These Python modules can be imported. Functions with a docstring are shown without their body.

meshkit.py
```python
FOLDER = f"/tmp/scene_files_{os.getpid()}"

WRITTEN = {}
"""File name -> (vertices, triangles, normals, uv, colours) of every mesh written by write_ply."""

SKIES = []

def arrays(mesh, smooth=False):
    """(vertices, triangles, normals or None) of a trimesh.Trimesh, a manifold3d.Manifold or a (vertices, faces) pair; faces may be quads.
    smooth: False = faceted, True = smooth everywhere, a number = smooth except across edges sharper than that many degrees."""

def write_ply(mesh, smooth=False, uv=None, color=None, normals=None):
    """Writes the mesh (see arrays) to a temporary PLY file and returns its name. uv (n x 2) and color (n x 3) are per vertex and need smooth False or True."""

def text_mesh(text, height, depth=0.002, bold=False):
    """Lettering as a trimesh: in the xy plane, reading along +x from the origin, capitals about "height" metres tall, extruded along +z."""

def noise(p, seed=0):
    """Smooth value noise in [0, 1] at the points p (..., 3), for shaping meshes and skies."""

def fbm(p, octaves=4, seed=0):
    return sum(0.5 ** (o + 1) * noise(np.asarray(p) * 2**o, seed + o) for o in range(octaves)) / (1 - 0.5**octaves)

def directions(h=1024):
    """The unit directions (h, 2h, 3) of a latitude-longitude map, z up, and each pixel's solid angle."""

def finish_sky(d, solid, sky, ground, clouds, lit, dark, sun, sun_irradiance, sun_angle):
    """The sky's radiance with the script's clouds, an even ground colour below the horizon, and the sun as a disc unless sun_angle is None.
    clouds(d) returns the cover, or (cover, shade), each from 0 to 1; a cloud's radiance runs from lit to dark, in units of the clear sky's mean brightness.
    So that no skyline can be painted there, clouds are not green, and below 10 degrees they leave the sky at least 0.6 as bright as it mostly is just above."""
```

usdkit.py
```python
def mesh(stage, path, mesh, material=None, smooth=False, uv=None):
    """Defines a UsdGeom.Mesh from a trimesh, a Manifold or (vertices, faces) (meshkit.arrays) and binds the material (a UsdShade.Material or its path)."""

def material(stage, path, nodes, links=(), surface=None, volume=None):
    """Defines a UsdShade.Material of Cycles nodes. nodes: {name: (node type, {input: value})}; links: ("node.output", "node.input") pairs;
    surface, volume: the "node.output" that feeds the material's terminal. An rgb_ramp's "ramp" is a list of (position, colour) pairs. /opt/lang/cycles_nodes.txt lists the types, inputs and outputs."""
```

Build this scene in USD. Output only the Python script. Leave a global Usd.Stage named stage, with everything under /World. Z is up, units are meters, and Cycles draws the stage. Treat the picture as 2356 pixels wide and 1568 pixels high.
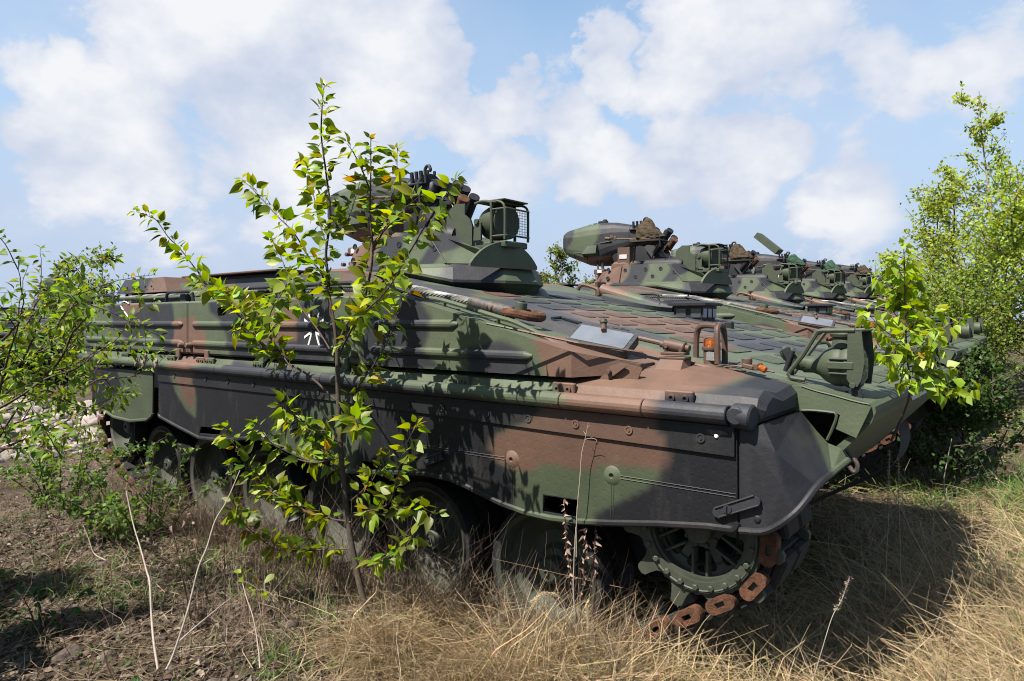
import math, numpy as np, trimesh, shapely, usdkit, meshkit
from shapely.geometry import Polygon, Point, LineString
from pxr import Usd, UsdGeom, UsdLux, UsdShade, Gf, Sdf, Vt

stage = Usd.Stage.CreateInMemory()
UsdGeom.SetStageUpAxis(stage, 'Z')
UsdGeom.Xform.Define(stage, '/World')
T = Sdf.ValueTypeNames
# ------------------------------------------------------------------ camera, sky, sun, exposure
FOC, CX, HY, EYE = 1571.0, 1178.0, 735.0, 1.6        # focal length, centre and horizon in pixels of a 2356 wide picture; eye height
YAW = math.atan((CX + 781) / FOC)
FW = np.array([-math.cos(YAW), math.sin(YAW), 0.]); RT = np.array([math.sin(YAW), math.cos(YAW), 0.])
CAM = np.array([0, 0, EYE])
cam = UsdGeom.Camera.Define(stage, '/World/camera')
cam.CreateFocalLengthAttr(24.0); cam.CreateHorizontalApertureAttr(36.0); cam.CreateVerticalApertureAttr(24.0 * 681 / 682.7)
cam.CreateVerticalApertureOffsetAttr(-49 / 2356 * 36.0)
cam.CreateClippingRangeAttr(Gf.Vec2f(0.05, 3000))
m = np.eye(4); m[0, :3] = RT; m[1, :3] = [0, 0, 1]; m[2, :3] = -FW; m[3, :3] = CAM
cam.AddTransformOp().Set(Gf.Matrix4d(m.tolist()))
cam.CreateExposureAttr(1.65)

SUN = np.array([-.24 * .545, -.97 * .545, .839]); SUN /= np.linalg.norm(SUN)
ELEV, ROT = math.asin(SUN[2]), math.atan2(SUN[0], SUN[1])
sun = UsdLux.DistantLight.Define(stage, '/World/sun')
sun.CreateIntensityAttr(1.25); sun.CreateAngleAttr(0.5); sun.CreateColorAttr(Gf.Vec3f(1.0, .93, .84)); sun.CreateNormalizeAttr(True)
z = SUN; x = np.cross([0, 0, 1], z); x /= np.linalg.norm(x); y = np.cross(z, x)
m = np.eye(4); m[0, :3], m[1, :3], m[2, :3] = x, y, z
sun.AddTransformOp().Set(Gf.Matrix4d(m.tolist()))
SKY_STRENGTH = 0.05

def ray(u, v): return FW + RT * ((u - CX) / FOC) + np.array([0, 0, -(v - HY) / FOC])
def A(u, v, y): d = ray(u, v); return CAM + d * (y / d[1])              # the point seen there on the upright plane at this y
def AX(u, v, x): d = ray(u, v); return CAM + d * (x / d[0])
def AZ(u, v, zz): d = ray(u, v); return CAM + d * ((zz - EYE) / d[2])
def AD(u, v, s): return CAM + ray(u, v) * s
def AG(u, v, up=0.):                                                    # on the sloping front deck
    d = ray(u, v); s = (1.27 + up - .209 * .56 - EYE) / (d[2] + .209 * d[0]); return CAM + d * s
CR = {1: (200, 700, .42445), 2: (900, 400, .33956), 3: (1500, 560, .42735), 4: (1800, 850, .36357), 5: (1200, 1150, .46689), 6: (200, 1150, .46689),
      8: (300, 200, .44643), 9: (2150, 880, .31892), 10: (1950, 900, .23345), 11: (1600, 600, .19100), 12: (250, 750, .27589), 13: (0, 650, .41445), 14: (2300, 250, .63776), 15: (1780, 1520, .19949)}
def Q(n, x, y): o = CR[n]; return ((o[0] + x * o[2]) * .81664, (o[1] + y * o[2]) * .81664)

# sky: clear sky with cumulus mixed in by direction
def sky():
    N = {'tc': ('texture_coordinate', {}), 'sky': ('sky_texture', {'sky_type': 'single_scattering', 'sun_disc': False, 'sun_elevation': ELEV, 'sun_rotation': ROT, 'air_density': 1.0, 'aerosol_density': .6, 'ozone_density': 1.2}),
         'bg': ('background_shader', {'strength': SKY_STRENGTH})}
    L = [('bg.background', 'bg.background')][:0]
    N['map'] = ('mapping', {'scale': (1, 1, 1.35)}); L.append(('tc.generated', 'map.vector'))
    N['n1'] = ('noise_texture', {'scale': 6.5, 'detail': 10, 'roughness': .58, 'distortion': .1}); L.append(('map.vector', 'n1.vector'))
    N['n2'] = ('noise_texture', {'scale': 2.3, 'detail': 5, 'roughness': .5}); L.append(('map.vector', 'n2.vector'))
    N['n3'] = ('noise_texture', {'scale': 6.5, 'detail': 7, 'roughness': .55}); L.append(('map.vector', 'n3.vector'))
    N['w0'] = ('vector_math', {'math_type': 'subtract', 'vector2': (.5, .5, .5)}); L.append(('n1.color', 'w0.vector1'))
    N['w1'] = ('vector_math', {'math_type': 'multiply_add', 'vector2': (.16, .16, .16)}); L += [('w0.vector', 'w1.vector1'), ('tc.generated', 'w1.vector3')]
    def chain(tag, blobs):
        last = None
        for i, (u, v, r, a) in enumerate(blobs):
            d = ray(u, v); d = d / np.linalg.norm(d); k = f'{tag}{i}'
            N[k] = ('vector_math', {'math_type': 'distance', 'vector2': tuple(d)}); L.append(('w1.vector', k + '.vector1'))
            N[k + 'm'] = ('map_range', {'range_type': 'smoothstep', 'from_min': 0., 'from_max': r / FOC, 'to_min': a, 'to_max': 0., 'clamp': True}); L.append((k + '.value', k + 'm.value'))
            if last:
                N[k + "x"] = ("math", {"math_type": "maximum"}); L.extend([(last, k + 'x.value1'), (k + 'm.result', k + 'x.value2')]); last = k + 'x.value'
            else: last = k + 'm.result'
        return last
    c = chain('b', [(400, 80, 300, 1.05), (580, 170, 380, 1.05), (800, 130, 400, 1.15), (250, 320, 330, 1.0), (560, 380, 330, .72), (60, 330, 190, .85), (930, 30, 220, 1), (130, 130, 130, .8), (800, 330, 320, .95), (480, 560, 300, .48), (120, 520, 280, .46),
                    (1000, 150, 150, 1.1), (975, 250, 170, 1.1), (1190, 245, 155, 1.15), (1090, 290, 180, 1.1), (1290, 250, 200, .85), (1400, 130, 160, 1.1), (1620, 120, 290, 1.05), (1800, 80, 330, .8), (1960, 140, 330, .66),
                    (1560, 350, 190, 1.15), (1680, 375, 230, 1.1), (1500, 410, 190, 1.05), (1780, 350, 150, 1), (1330, 370, 180, 1), (1400, 340, 150, .9), (1950, 450, 230, .75), (2060, 250, 150, .72), (2230, 160, 420, .58), (1950, 330, 330, .56), (1750, 230, 260, .6), (1180, 420, 230, .75), (1500, 520, 300, .6)])
    N['den'] = ('math', {'math_type': 'multiply_add', 'value2': 1.5, 'value3': -.78}); L.append(('n1.fac', 'den.value1'))
    N['den2'] = ('math', {'math_type': 'add'}); L += [(c, 'den2.value1'), ('den.value', 'den2.value2')]
    # a thin general veil away from the cumulus, same all round
    N['veil'] = ('map_range', {'range_type': 'smoothstep', 'from_min': .36, 'from_max': .66, 'to_min': .08, 'to_max': .5, 'clamp': True}); L.append(('n2.fac', 'veil.value'))
    N['cov'] = ('map_range', {'range_type': 'smoothstep', 'from_min': .35, 'from_max': .58, 'to_min': 0., 'to_max': 1., 'clamp': True}); L.append(('den2.value', 'cov.value'))
    N['cov2'] = ('math', {'math_type': 'maximum'}); L += [('cov.result', 'cov2.value1'), ('veil.result', 'cov2.value2')]
    N['sep'] = ('separate_xyz', {}); L.append(('tc.generated', 'sep.vector'))
    N['hz'] = ('map_range', {'range_type': 'smoothstep', 'from_min': .02, 'from_max': .56, 'to_min': 1.0, 'to_max': 0., 'clamp': True}); L.append(('sep.z', 'hz.value'))
    N['shade'] = ('rgb_ramp', {'ramp': [(.34, SHADE), (.60, LIT)]}); L.append(('n3.fac', 'shade.fac'))
    N['thick'] = ('map_range', {'from_min': .30, 'from_max': .75, 'to_min': 0., 'to_max': 1., 'clamp': True}); L.append(('den2.value', 'thick.value'))
    N['ccol'] = ('mix_color', {'a': VEILC}); L += [('thick.result', 'ccol.fac'), ('shade.color', 'ccol.b')]
    N['tint'] = ('mix_color', {'blend_type': 'multiply', 'fac': 1., 'b': SKYTINT}); L.append(('sky.color', 'tint.a'))
    N['m1'] = ('mix_color', {'b': HAZEC}); L += [('hz.result', 'm1.fac'), ('tint.result', 'm1.a')]
    N['m2'] = ('mix_color', {}); L += [('cov2.value', 'm2.fac'), ('m1.result', 'm2.a'), ('ccol.result', 'm2.b'), ('m2.result', 'bg.color')]
    for k in N:
        if N[k][0] == 'mix_color': N[k][1].setdefault('use_clamp', False); 
    d = UsdLux.DomeLight.Define(stage, '/World/sky')
    mt = usdkit.material(stage, '/World/Looks/sky', N, L, surface='bg.background')
    UsdShade.MaterialBindingAPI.Apply(d.GetPrim()).Bind(mt)
    d.GetPrim().SetCustomDataByKey('kind', 'structure')
LIT, SHADE, VEILC, HAZEC, SKYTINT = (5.75, 5.85, 6.05), (3.75, 4.2, 5.15), (3.8, 4.3, 5.35), (3.15, 3.9, 5.2), (1.30, 1.51, 1.44)
sky()
# ------------------------------------------------------------------ helpers
def join(*ms):
    vs, fs, n = [], [], 0
    for v, f in ms:
        vs.append(np.asarray(v, float)); fs.append(np.asarray(f, int) + n); n += len(v)
    return np.vstack(vs), np.vstack(fs)
def tm(t): return np.array(t.vertices), np.array(t.faces)
def hull(p): return tm(trimesh.convex.convex_hull(np.asarray(p, float)))
def nrm(a): a = np.asarray(a, float); return a / (np.linalg.norm(a) + 1e-12)
def rbox(c, size, b=.008, ax=None):                                     # box with chamfered edges; ax: rows are its axes
    h = np.asarray(size, float) / 2; b = min(b, h.min() * .9); p = []
    for sx in (-1, 1):
        for sy in (-1, 1):
            for sz in (-1, 1):
                s = np.array([sx, sy, sz])
                for k in range(3):
                    q = h - b; q[k] = h[k]; p.append(s * q)
    p = np.array(p)
    if ax is not None: p = p @ np.asarray(ax)
    return hull(p + np.asarray(c))
def box(x0, x1, y0, y1, z0, z1, b=.006): return rbox([(x0 + x1) / 2, (y0 + y1) / 2, (z0 + z1) / 2], [x1 - x0, y1 - y0, z1 - z0], b)
def basis(d):
    d = nrm(d); a = np.array([0, 0, 1.]) if abs(d[2]) < .9 else np.array([1., 0, 0]); u = nrm(np.cross(a, d)); return u, np.cross(d, u), d
def lathe(prof, o, axis, n=24):                                          # prof: (radius, height) pairs, turned about axis through o
    u, w, d = basis(axis); a = np.arange(n) * 2 * np.pi / n
    v = np.concatenate([np.asarray(o) + r * (np.cos(a)[:, None] * u + np.sin(a)[:, None] * w) + h * d for r, h in prof])
    f = []
    for k in range(len(prof) - 1):
        for i in range(n):
            j = (i + 1) % n; p, q, r, s = k * n + i, k * n + j, (k + 1) * n + j, (k + 1) * n + i
            f += [[p, q, r], [p, r, s]]
    return v, np.array(f)
def cyl(p0, p1, r0, r1=None, n=14, b=.15):
    p0, p1 = np.asarray(p0, float), np.asarray(p1, float); L = np.linalg.norm(p1 - p0); r1 = r0 if r1 is None else r1; e = min(r0, r1, L) * b
    return lathe([(1e-4, 0), (r0 - e, 0), (r0, e), (r1, L - e), (r1 - e, L), (1e-4, L)], p0, p1 - p0, n)
def spline(p, n=6):
    p = np.asarray(p, float)
    if len(p) < 3: return p
    q = np.vstack([2 * p[0] - p[1], p, 2 * p[-1] - p[-2]]); t = np.linspace(0, 1, n, endpoint=False)[:, None]; out = []
    for i in range(1, len(q) - 2):
        a, b, c, d = q[i - 1:i + 3]; out.append(.5 * (2 * b + (c - a) * t + (2 * a - 5 * b + 4 * c - d) * t * t + (3 * b - a - 3 * c + d) * t ** 3))
    return np.vstack(out + [p[-1:]])
def tube(p, r, n=8, smooth=0, cap=True):
    p = spline(p, smooth) if smooth else np.asarray(p, float)
    r = np.broadcast_to(r, (len(p),)) if np.ndim(r) == 0 else np.interp(np.linspace(0, 1, len(p)), np.linspace(0, 1, len(r)), r)
    t = np.gradient(p, axis=0); t /= np.linalg.norm(t, axis=1, keepdims=True) + 1e-12
    u = basis(t[0])[0]; a = np.arange(n) * 2 * np.pi / n; V = []
    for i in range(len(p)):
        u = nrm(u - t[i] * (u @ t[i])); w = np.cross(t[i], u)
        V.append(p[i] + r[i] * (np.cos(a)[:, None] * u + np.sin(a)[:, None] * w))
    V = np.vstack(V); k, i = np.meshgrid(np.arange(len(p) - 1), np.arange(n), indexing='ij'); j = (i + 1) % n
    q = np.stack([k * n + i, k * n + j, (k + 1) * n + j, (k + 1) * n + i], -1).reshape(-1, 4)
    f = np.vstack([q[:, [0, 1, 2]], q[:, [0, 2, 3]]])
    if cap:
        c = len(V); e = len(V) - n; V = np.vstack([V, p[:1], p[-1:]]); i = np.arange(n); j = (i + 1) % n
        f = np.vstack([f, np.stack([j, i, np.full(n, c)], 1), np.stack([e + i, e + j, np.full(n, c + 1)], 1)])
    return V, f
def extr(poly, y0, y1, how='xz'):                                        # extrudes a polygon: 'xz' along y, 'yz' along x, 'xy' along z
    if not isinstance(poly, Polygon): poly = Polygon(poly)
    v, f = tm(trimesh.creation.extrude_polygon(poly, y1 - y0, engine='earcut')); a, b, h = v.T; h = h + y0
    if how == 'xz': return np.stack([a, h, b], 1), f[:, ::-1]
    if how == 'yz': return np.stack([h, a, b], 1), f
    return np.stack([a, b, h], 1), f
def plate(poly, o, u, w, d):                                             # a flat plate: polygon in the u, w plane at o, thickness d along u x w
    u, w = nrm(u), nrm(w); nn = np.cross(u, w)
    if not isinstance(poly, Polygon): poly = Polygon(poly)
    v, f = tm(trimesh.creation.extrude_polygon(poly, d, engine='earcut')); return np.asarray(o) + v[:, :1] * u + v[:, 1:2] * w + v[:, 2:] * nn, f
def rounded(poly, r): return Polygon(poly).buffer(-r).buffer(2 * r).buffer(-r)
def mir(mesh): v, f = mesh; v = np.array(v); v[:, 1] = 8.3 - v[:, 1]; return v, f[:, ::-1]
def loft(rings, cap=True):
    n = len(rings[0]); V = np.vstack(rings); f = []
    for k in range(len(rings) - 1):
        for i in range(n):
            j = (i + 1) % n; a, b, c, d = k * n + i, k * n + j, (k + 1) * n + j, (k + 1) * n + i; f += [[a, b, c], [a, c, d]]
    f = np.array(f)
    if cap:
        for k, r, flip in ((0, rings[0], 1), (len(rings) - 1, rings[-1], 0)):
            c = len(V); V = np.vstack([V, np.mean(r, 0)]); i = np.arange(n); j = (i + 1) % n; t = np.stack([k * n + i, k * n + j, np.full(n, c)], 1); f = np.vstack([f, t[:, ::-1] if flip else t])
    m_ = trimesh.Trimesh(V, f, process=False)
    if m_.volume < 0: f = f[:, ::-1]
    return V, f
used = set()
def free(path):
    base, k = path, 0
    while path in used: k += 1; path = f'{base}_{k:03d}'
    used.add(path); return path
def data(prim, **kw):
    for k, v in kw.items():
        if v: prim.SetCustomDataByKey(k, v)
def thing(name, label, cat, loc=(0, 0, 0), rot=0, group=None, kind=None):
    p = free('/World/' + name); x = UsdGeom.Xform.Define(stage, p); x.AddTranslateOp().Set(Gf.Vec3d(*map(float, loc)))
    if rot: x.AddRotateZOp().Set(float(rot))
    data(x.GetPrim(), label=label, category=cat, group=group, kind=kind); return p
def put(path, mesh, mat, smooth=35, col=None, edge=None, raw=False, org=(0, 0, 0), cfun=None, **kw):
    """One Mesh prim. col: one colour per vertex, or cfun(points) gives it; edge: longest edge before colouring."""
    path = path if raw else free(path); v, f = np.asarray(mesh[0], float), np.asarray(mesh[1], int)
    if edge:
        for _ in range(8):
            L = np.linalg.norm(v[f] - v[np.roll(f, -1, 1)], axis=2).max(1)
            if not (L > edge).any(): break
            v, f = trimesh.remesh.subdivide_to_size(v, f, edge, max_iter=14)[:2]
    if col is None and smooth is not False and smooth is not True:
        v, f, n = meshkit.arrays((v, f), smooth)
    else: v, f, n = meshkit.arrays((v, f), smooth)
    if cfun is not None: col = cfun(v)
    g = UsdGeom.Mesh.Define(stage, path); v = v - np.asarray(org)
    g.CreatePointsAttr(Vt.Vec3fArray.FromNumpy(v.astype(np.float32))); g.CreateFaceVertexCountsAttr(Vt.IntArray.FromNumpy(np.full(len(f), 3, np.int32)))
    g.CreateFaceVertexIndicesAttr(Vt.IntArray.FromNumpy(np.ascontiguousarray(f, np.int32).ravel())); g.CreateSubdivisionSchemeAttr('none')
    if n is not None: g.CreateNormalsAttr(Vt.Vec3fArray.FromNumpy(n.astype(np.float32))); g.SetNormalsInterpolation('vertex')
    if col is not None: UsdGeom.PrimvarsAPI(g).CreatePrimvar('tint', T.Color3fArray, 'vertex').Set(Vt.Vec3fArray.FromNumpy(np.ascontiguousarray(col, np.float32)))
    UsdShade.MaterialBindingAPI.Apply(g.GetPrim()).Bind(mat); data(g.GetPrim(), **kw); return path
def copy(src, name, label, cat, loc, rot=0, group=None, inst=True):
    p = free('/World/' + name); x = UsdGeom.Xform.Define(stage, p); x.AddTranslateOp().Set(Gf.Vec3d(*map(float, loc)))
    x.AddRotateZOp().Set(float(rot)); pr = x.GetPrim(); pr.GetReferences().AddInternalReference(src); data(pr, label=label, category=cat, group=group)
    x.SetXformOpOrder([o for o in x.GetOrderedXformOps()])
    if inst: pr.SetInstanceable(True)
    return p
# ------------------------------------------------------------------ materials
MAT = {}
def mat(name, color=None, rough=.5, noise=None, bump=None, attr=False, spec=.5, extra=None, space='object', metal=0.):
    """noise: (scale, amount) multiplies the colour by 1 +- amount; bump: (scale, distance)."""
    N = {'p': ('principled_bsdf', {'roughness': rough, 'metallic': metal, 'specular_ior_level': spec}), 'tc': ('texture_coordinate', {})}; L = []
    src = None
    if color is not None: color = tuple(ALB * c for c in color)
    if noise and len(noise) > 2: noise = (noise[0], noise[1], noise[2][:3] + (tuple(ALB * c for c in noise[2][3]),))
    if attr: N['at'] = ('attribute', {'attribute': 'tint'}); src = 'at.color'
    if noise:
        N['n'] = ('noise_texture', {'scale': noise[0], 'detail': 6, 'roughness': .6}); L.append(('tc.%s' % space, 'n.vector'))
        N['mr'] = ('map_range', {'from_min': .3, 'from_max': .7, 'to_min': 1 - noise[1], 'to_max': 1 + noise[1], 'clamp': True}); L.append(('n.fac', 'mr.value'))
        N['cc'] = ('combine_color', {}); L += [('mr.result', 'cc.r'), ('mr.result', 'cc.g'), ('mr.result', 'cc.b')]
        N['mx'] = ('mix_color', {'blend_type': 'multiply', 'fac': 1., 'a': color or (1, 1, 1)}); L.append(('cc.color', 'mx.b'))
        if src: L.append((src, 'mx.a'))
        src = 'mx.result'
    if len(noise or ()) > 2:                                             # dust settled over it
        N['n2'] = ('noise_texture', {'scale': noise[2][0], 'detail': 8, 'roughness': .65}); N['mpn'] = ('mapping', {'scale': (1.6, 1.6, .45)}); L += [('tc.%s' % space, 'mpn.vector'), ('mpn.vector', 'n2.vector')]
        N['m2'] = ('map_range', {'from_min': noise[2][1], 'from_max': noise[2][1] + .25, 'to_min': 0., 'to_max': noise[2][2], 'clamp': True}); L.append(('n2.fac', 'm2.value'))
        N['mx2'] = ('mix_color', {'b': noise[2][3]}); L += [('m2.result', 'mx2.fac'), (src, 'mx2.a')]; src = 'mx2.result'
    if src: L.append((src, 'p.base_color'))
    else: N['p'][1]['base_color'] = color
    if bump:
        N['nb'] = ('noise_texture', {'scale': bump[0], 'detail': 5, 'roughness': .6}); L.append(('tc.%s' % space, 'nb.vector'))
        N['b'] = ('bump', {'strength': 1., 'distance': bump[1]}); L += [('nb.fac', 'b.height'), ('b.normal', 'p.normal')]
    if extra: extra(N, L)
    MAT[name] = usdkit.material(stage, '/World/Looks/' + name, N, L, surface='p.BSDF'); return MAT[name]
GREEN, BROWN, BLACK = np.array([.043, .055, .032]), np.array([.080, .046, .032]), np.array([.0125, .0135, .0175])
def dimples(N, L):                                                       # the small stamped dimples of the skirt plates
    N['sx'] = ('separate_xyz', {}); N['cx'] = ('combine_xyz', {}); L += [('tc.object', 'sx.vector'), ('sx.x', 'cx.x'), ('sx.z', 'cx.y')]
    N['mp'] = ('mapping', {'rotation': (0, 0, .12), 'scale': (1, 1, 1)}); L.append(('cx.vector', 'mp.vector'))
    N['vo'] = ('voronoi_texture', {'dimensions': '2D', 'scale': 24., 'randomness': .0}); L.append(('mp.vector', 'vo.vector'))
    N['vm'] = ('map_range', {'range_type': 'smoothstep', 'from_min': .05, 'from_max': .2, 'to_min': 0., 'to_max': 1., 'clamp': True}); L.append(('vo.distance', 'vm.value'))
    N['b2'] = ('bump', {'strength': .22, 'distance': .003}); L += [('vm.result', 'b2.height'), ('b.normal', 'b2.normal')]
    L.remove(('b.normal', 'p.normal')); L.append(('b2.normal', 'p.normal'))
DUST = (.22, .20, .155); ALB = .41
mat('camo_paint', attr=True, rough=.60, spec=.28, noise=(6, .16, (2.2, .50, .15, DUST)), bump=(55, .0016))
mat('camo_skirt', attr=True, rough=.58, spec=.22, noise=(5, .18, (4.5, .54, .20, DUST)), bump=(38, .0016), extra=dimples)
mat('pad', attr=True, rough=.62, noise=(30, .25), bump=(260, .004), spec=.25)
mat('green_paint', tuple(GREEN * 1.6), .6, spec=.3, noise=(7, .12, (5, .55, .25, DUST)), bump=(60, .0012))
mat('wheel_paint', tuple(GREEN * .95), .65, noise=(6, .2, (4, .48, .55, (.15, .14, .105))), bump=(40, .002))
mat('dark_paint', tuple(BLACK * 1.25), .6, spec=.3, noise=(9, .15), bump=(60, .0012))
mat('brown_paint', tuple(BROWN * 1.7), .6, spec=.3, noise=(9, .12, (6, .55, .3, DUST)), bump=(60, .001))
mat('rubber', (.016, .016, .018), .75, noise=(18, .3, (9, .5, .4, (.12, .11, .09))), bump=(45, .004), spec=.3)
mat('black_void', (.008, .008, .008), .9, spec=.1)
mat('rust', (.15, .062, .03), .9, noise=(24, .6, (40, .46, .75, (.05, .035, .026))), bump=(90, .006), spec=.25)
mat('flaked_paint', (.05, .055, .05), .6, noise=(24, .3, (19, .47, .95, (.26, .105, .05))), bump=(60, .004))
mat('worn_rubber', (.028, .028, .03), .6, noise=(20, .3, (34, .56, .7, (.33, .25, .19))), bump=(60, .003))
mat('steel_rope', (.34, .33, .30), .5, metal=.35, noise=(60, .35))
mat('mirror_glass', (.38, .42, .48), .25, metal=.5, noise=(6, .2, (7, .5, .6, (.5, .5, .5))))
mat('white_print', (1.0, 1.0, 1.0), .6, noise=(40, .08))
mat('plate_white', (.75, .75, .75), .6, noise=(20, .1))
mat('metal_label', (.7, .7, .7), .4, metal=.6, noise=(330, .7))
mat('canvas_brown', (.105, .078, .052), .95, noise=(14, .3), bump=(30, .02), spec=.1)
mat('canvas_green', (.06, .12, .075), .9, noise=(14, .25), bump=(30, .02), spec=.1)
def amber(N, L): N['p'][1].update({'subsurface_weight': .0})
MAT['amber'] = usdkit.material(stage, '/World/Looks/amber', {'p': ('principled_bsdf', {'base_color': (.30, .072, .002), 'roughness': .12, 'ior': 1.5}), 't': ('translucent_bsdf', {'color': (.5, .15, .004)}), 'm': ('mix_closure', {'fac': .4}),
    'tc': ('texture_coordinate', {}), 'w': ('wave_texture', {'bands_direction': 'z', 'scale': 60}), 'b': ('bump', {'strength': .6, 'distance': .003})},
    [('p.BSDF', 'm.closure1'), ('t.BSDF', 'm.closure2'), ('tc.object', 'w.vector'), ('w.fac', 'b.height'), ('b.normal', 'p.normal')], surface='m.closure')
MAT['lens'] = usdkit.material(stage, '/World/Looks/lens', {'p': ('principled_bsdf', {'base_color': (.03, .035, .04), 'roughness': .08})}, [], surface='p.BSDF')
def leafy(name, rough=.35, trans=.38, spec=.5):
    MAT[name] = usdkit.material(stage, '/World/Looks/' + name, {'at': ('attribute', {'attribute': 'tint'}), 'p': ('principled_bsdf', {'roughness': rough, 'specular_ior_level': spec}),
        'h': ('hsv', {'hue': .485, 'saturation': 1.12, 'value': 2.1}), 't': ('translucent_bsdf', {}), 'm': ('mix_closure', {'fac': trans})},
        [('at.color', 'p.base_color'), ('at.color', 'h.color'), ('h.color', 't.color'), ('p.BSDF', 'm.closure1'), ('t.BSDF', 'm.closure2')], surface='m.closure')
leafy('leaf', .46, .42, .3); leafy('small_leaf', .55, .42, .25); leafy('blade', .6, .25, .3)
mat('bark', (.105, .082, .062), .85, noise=(40, .35), bump=(50, .004), spec=.2)
mat('twig', (.10, .055, .038), .7, noise=(30, .3), spec=.3)
mat('birch_bark', (.42, .36, .31), .8, noise=(14, .3, (22, .58, .8, (.05, .04, .04))), bump=(40, .003), spec=.2)
mat('pale_stalk', (.50, .42, .34), .8, noise=(25, .25), spec=.2)
mat('dead_brown', attr=True, rough=.9, noise=(30, .3), spec=.15)
mat('stone', attr=True, rough=.9, noise=(26, .3), bump=(40, .006), spec=.2)
# ------------------------------------------------------------------ the armoured vehicle (built at its place in the front of the row, then copied)
ORG = np.array([-4.0, 4.15, 0.])
def zg(x): return float(np.clip(1.27 + .209 * (-.56 - x), 0, 1.93))
GD = nrm([-1, 0, .209]); GN = nrm([.209, 0, 1.])                         # up along the sloping deck; its normal
def sxz(n, pts, y=2.5): return [tuple(A(*Q(n, *p), y)[[0, 2]]) for p in pts]
def sd(p, poly):                                                         # signed distance in 2D, positive inside
    q = np.asarray(poly.exterior.coords)[:-1]; x, y = p.T; best = np.full(len(p), 1e9); inside = np.zeros(len(p), bool)
    for (x0, y0), (x1, y1) in zip(q, np.roll(q, -1, 0)):
        dx, dy = x1 - x0, y1 - y0; t = np.clip(((x - x0) * dx + (y - y0) * dy) / (dx * dx + dy * dy + 1e-12), 0, 1)
        best = np.minimum(best, (x - x0 - t * dx) ** 2 + (y - y0 - t * dy) ** 2)
        c = (y0 > y) != (y1 > y); inside ^= c & (x < dx * (y - y0) / (dy if dy else 1e-12) + x0)
    return np.where(inside, 1, -1) * np.sqrt(best)
K_, B_, G_ = BLACK, BROWN, GREEN
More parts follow.
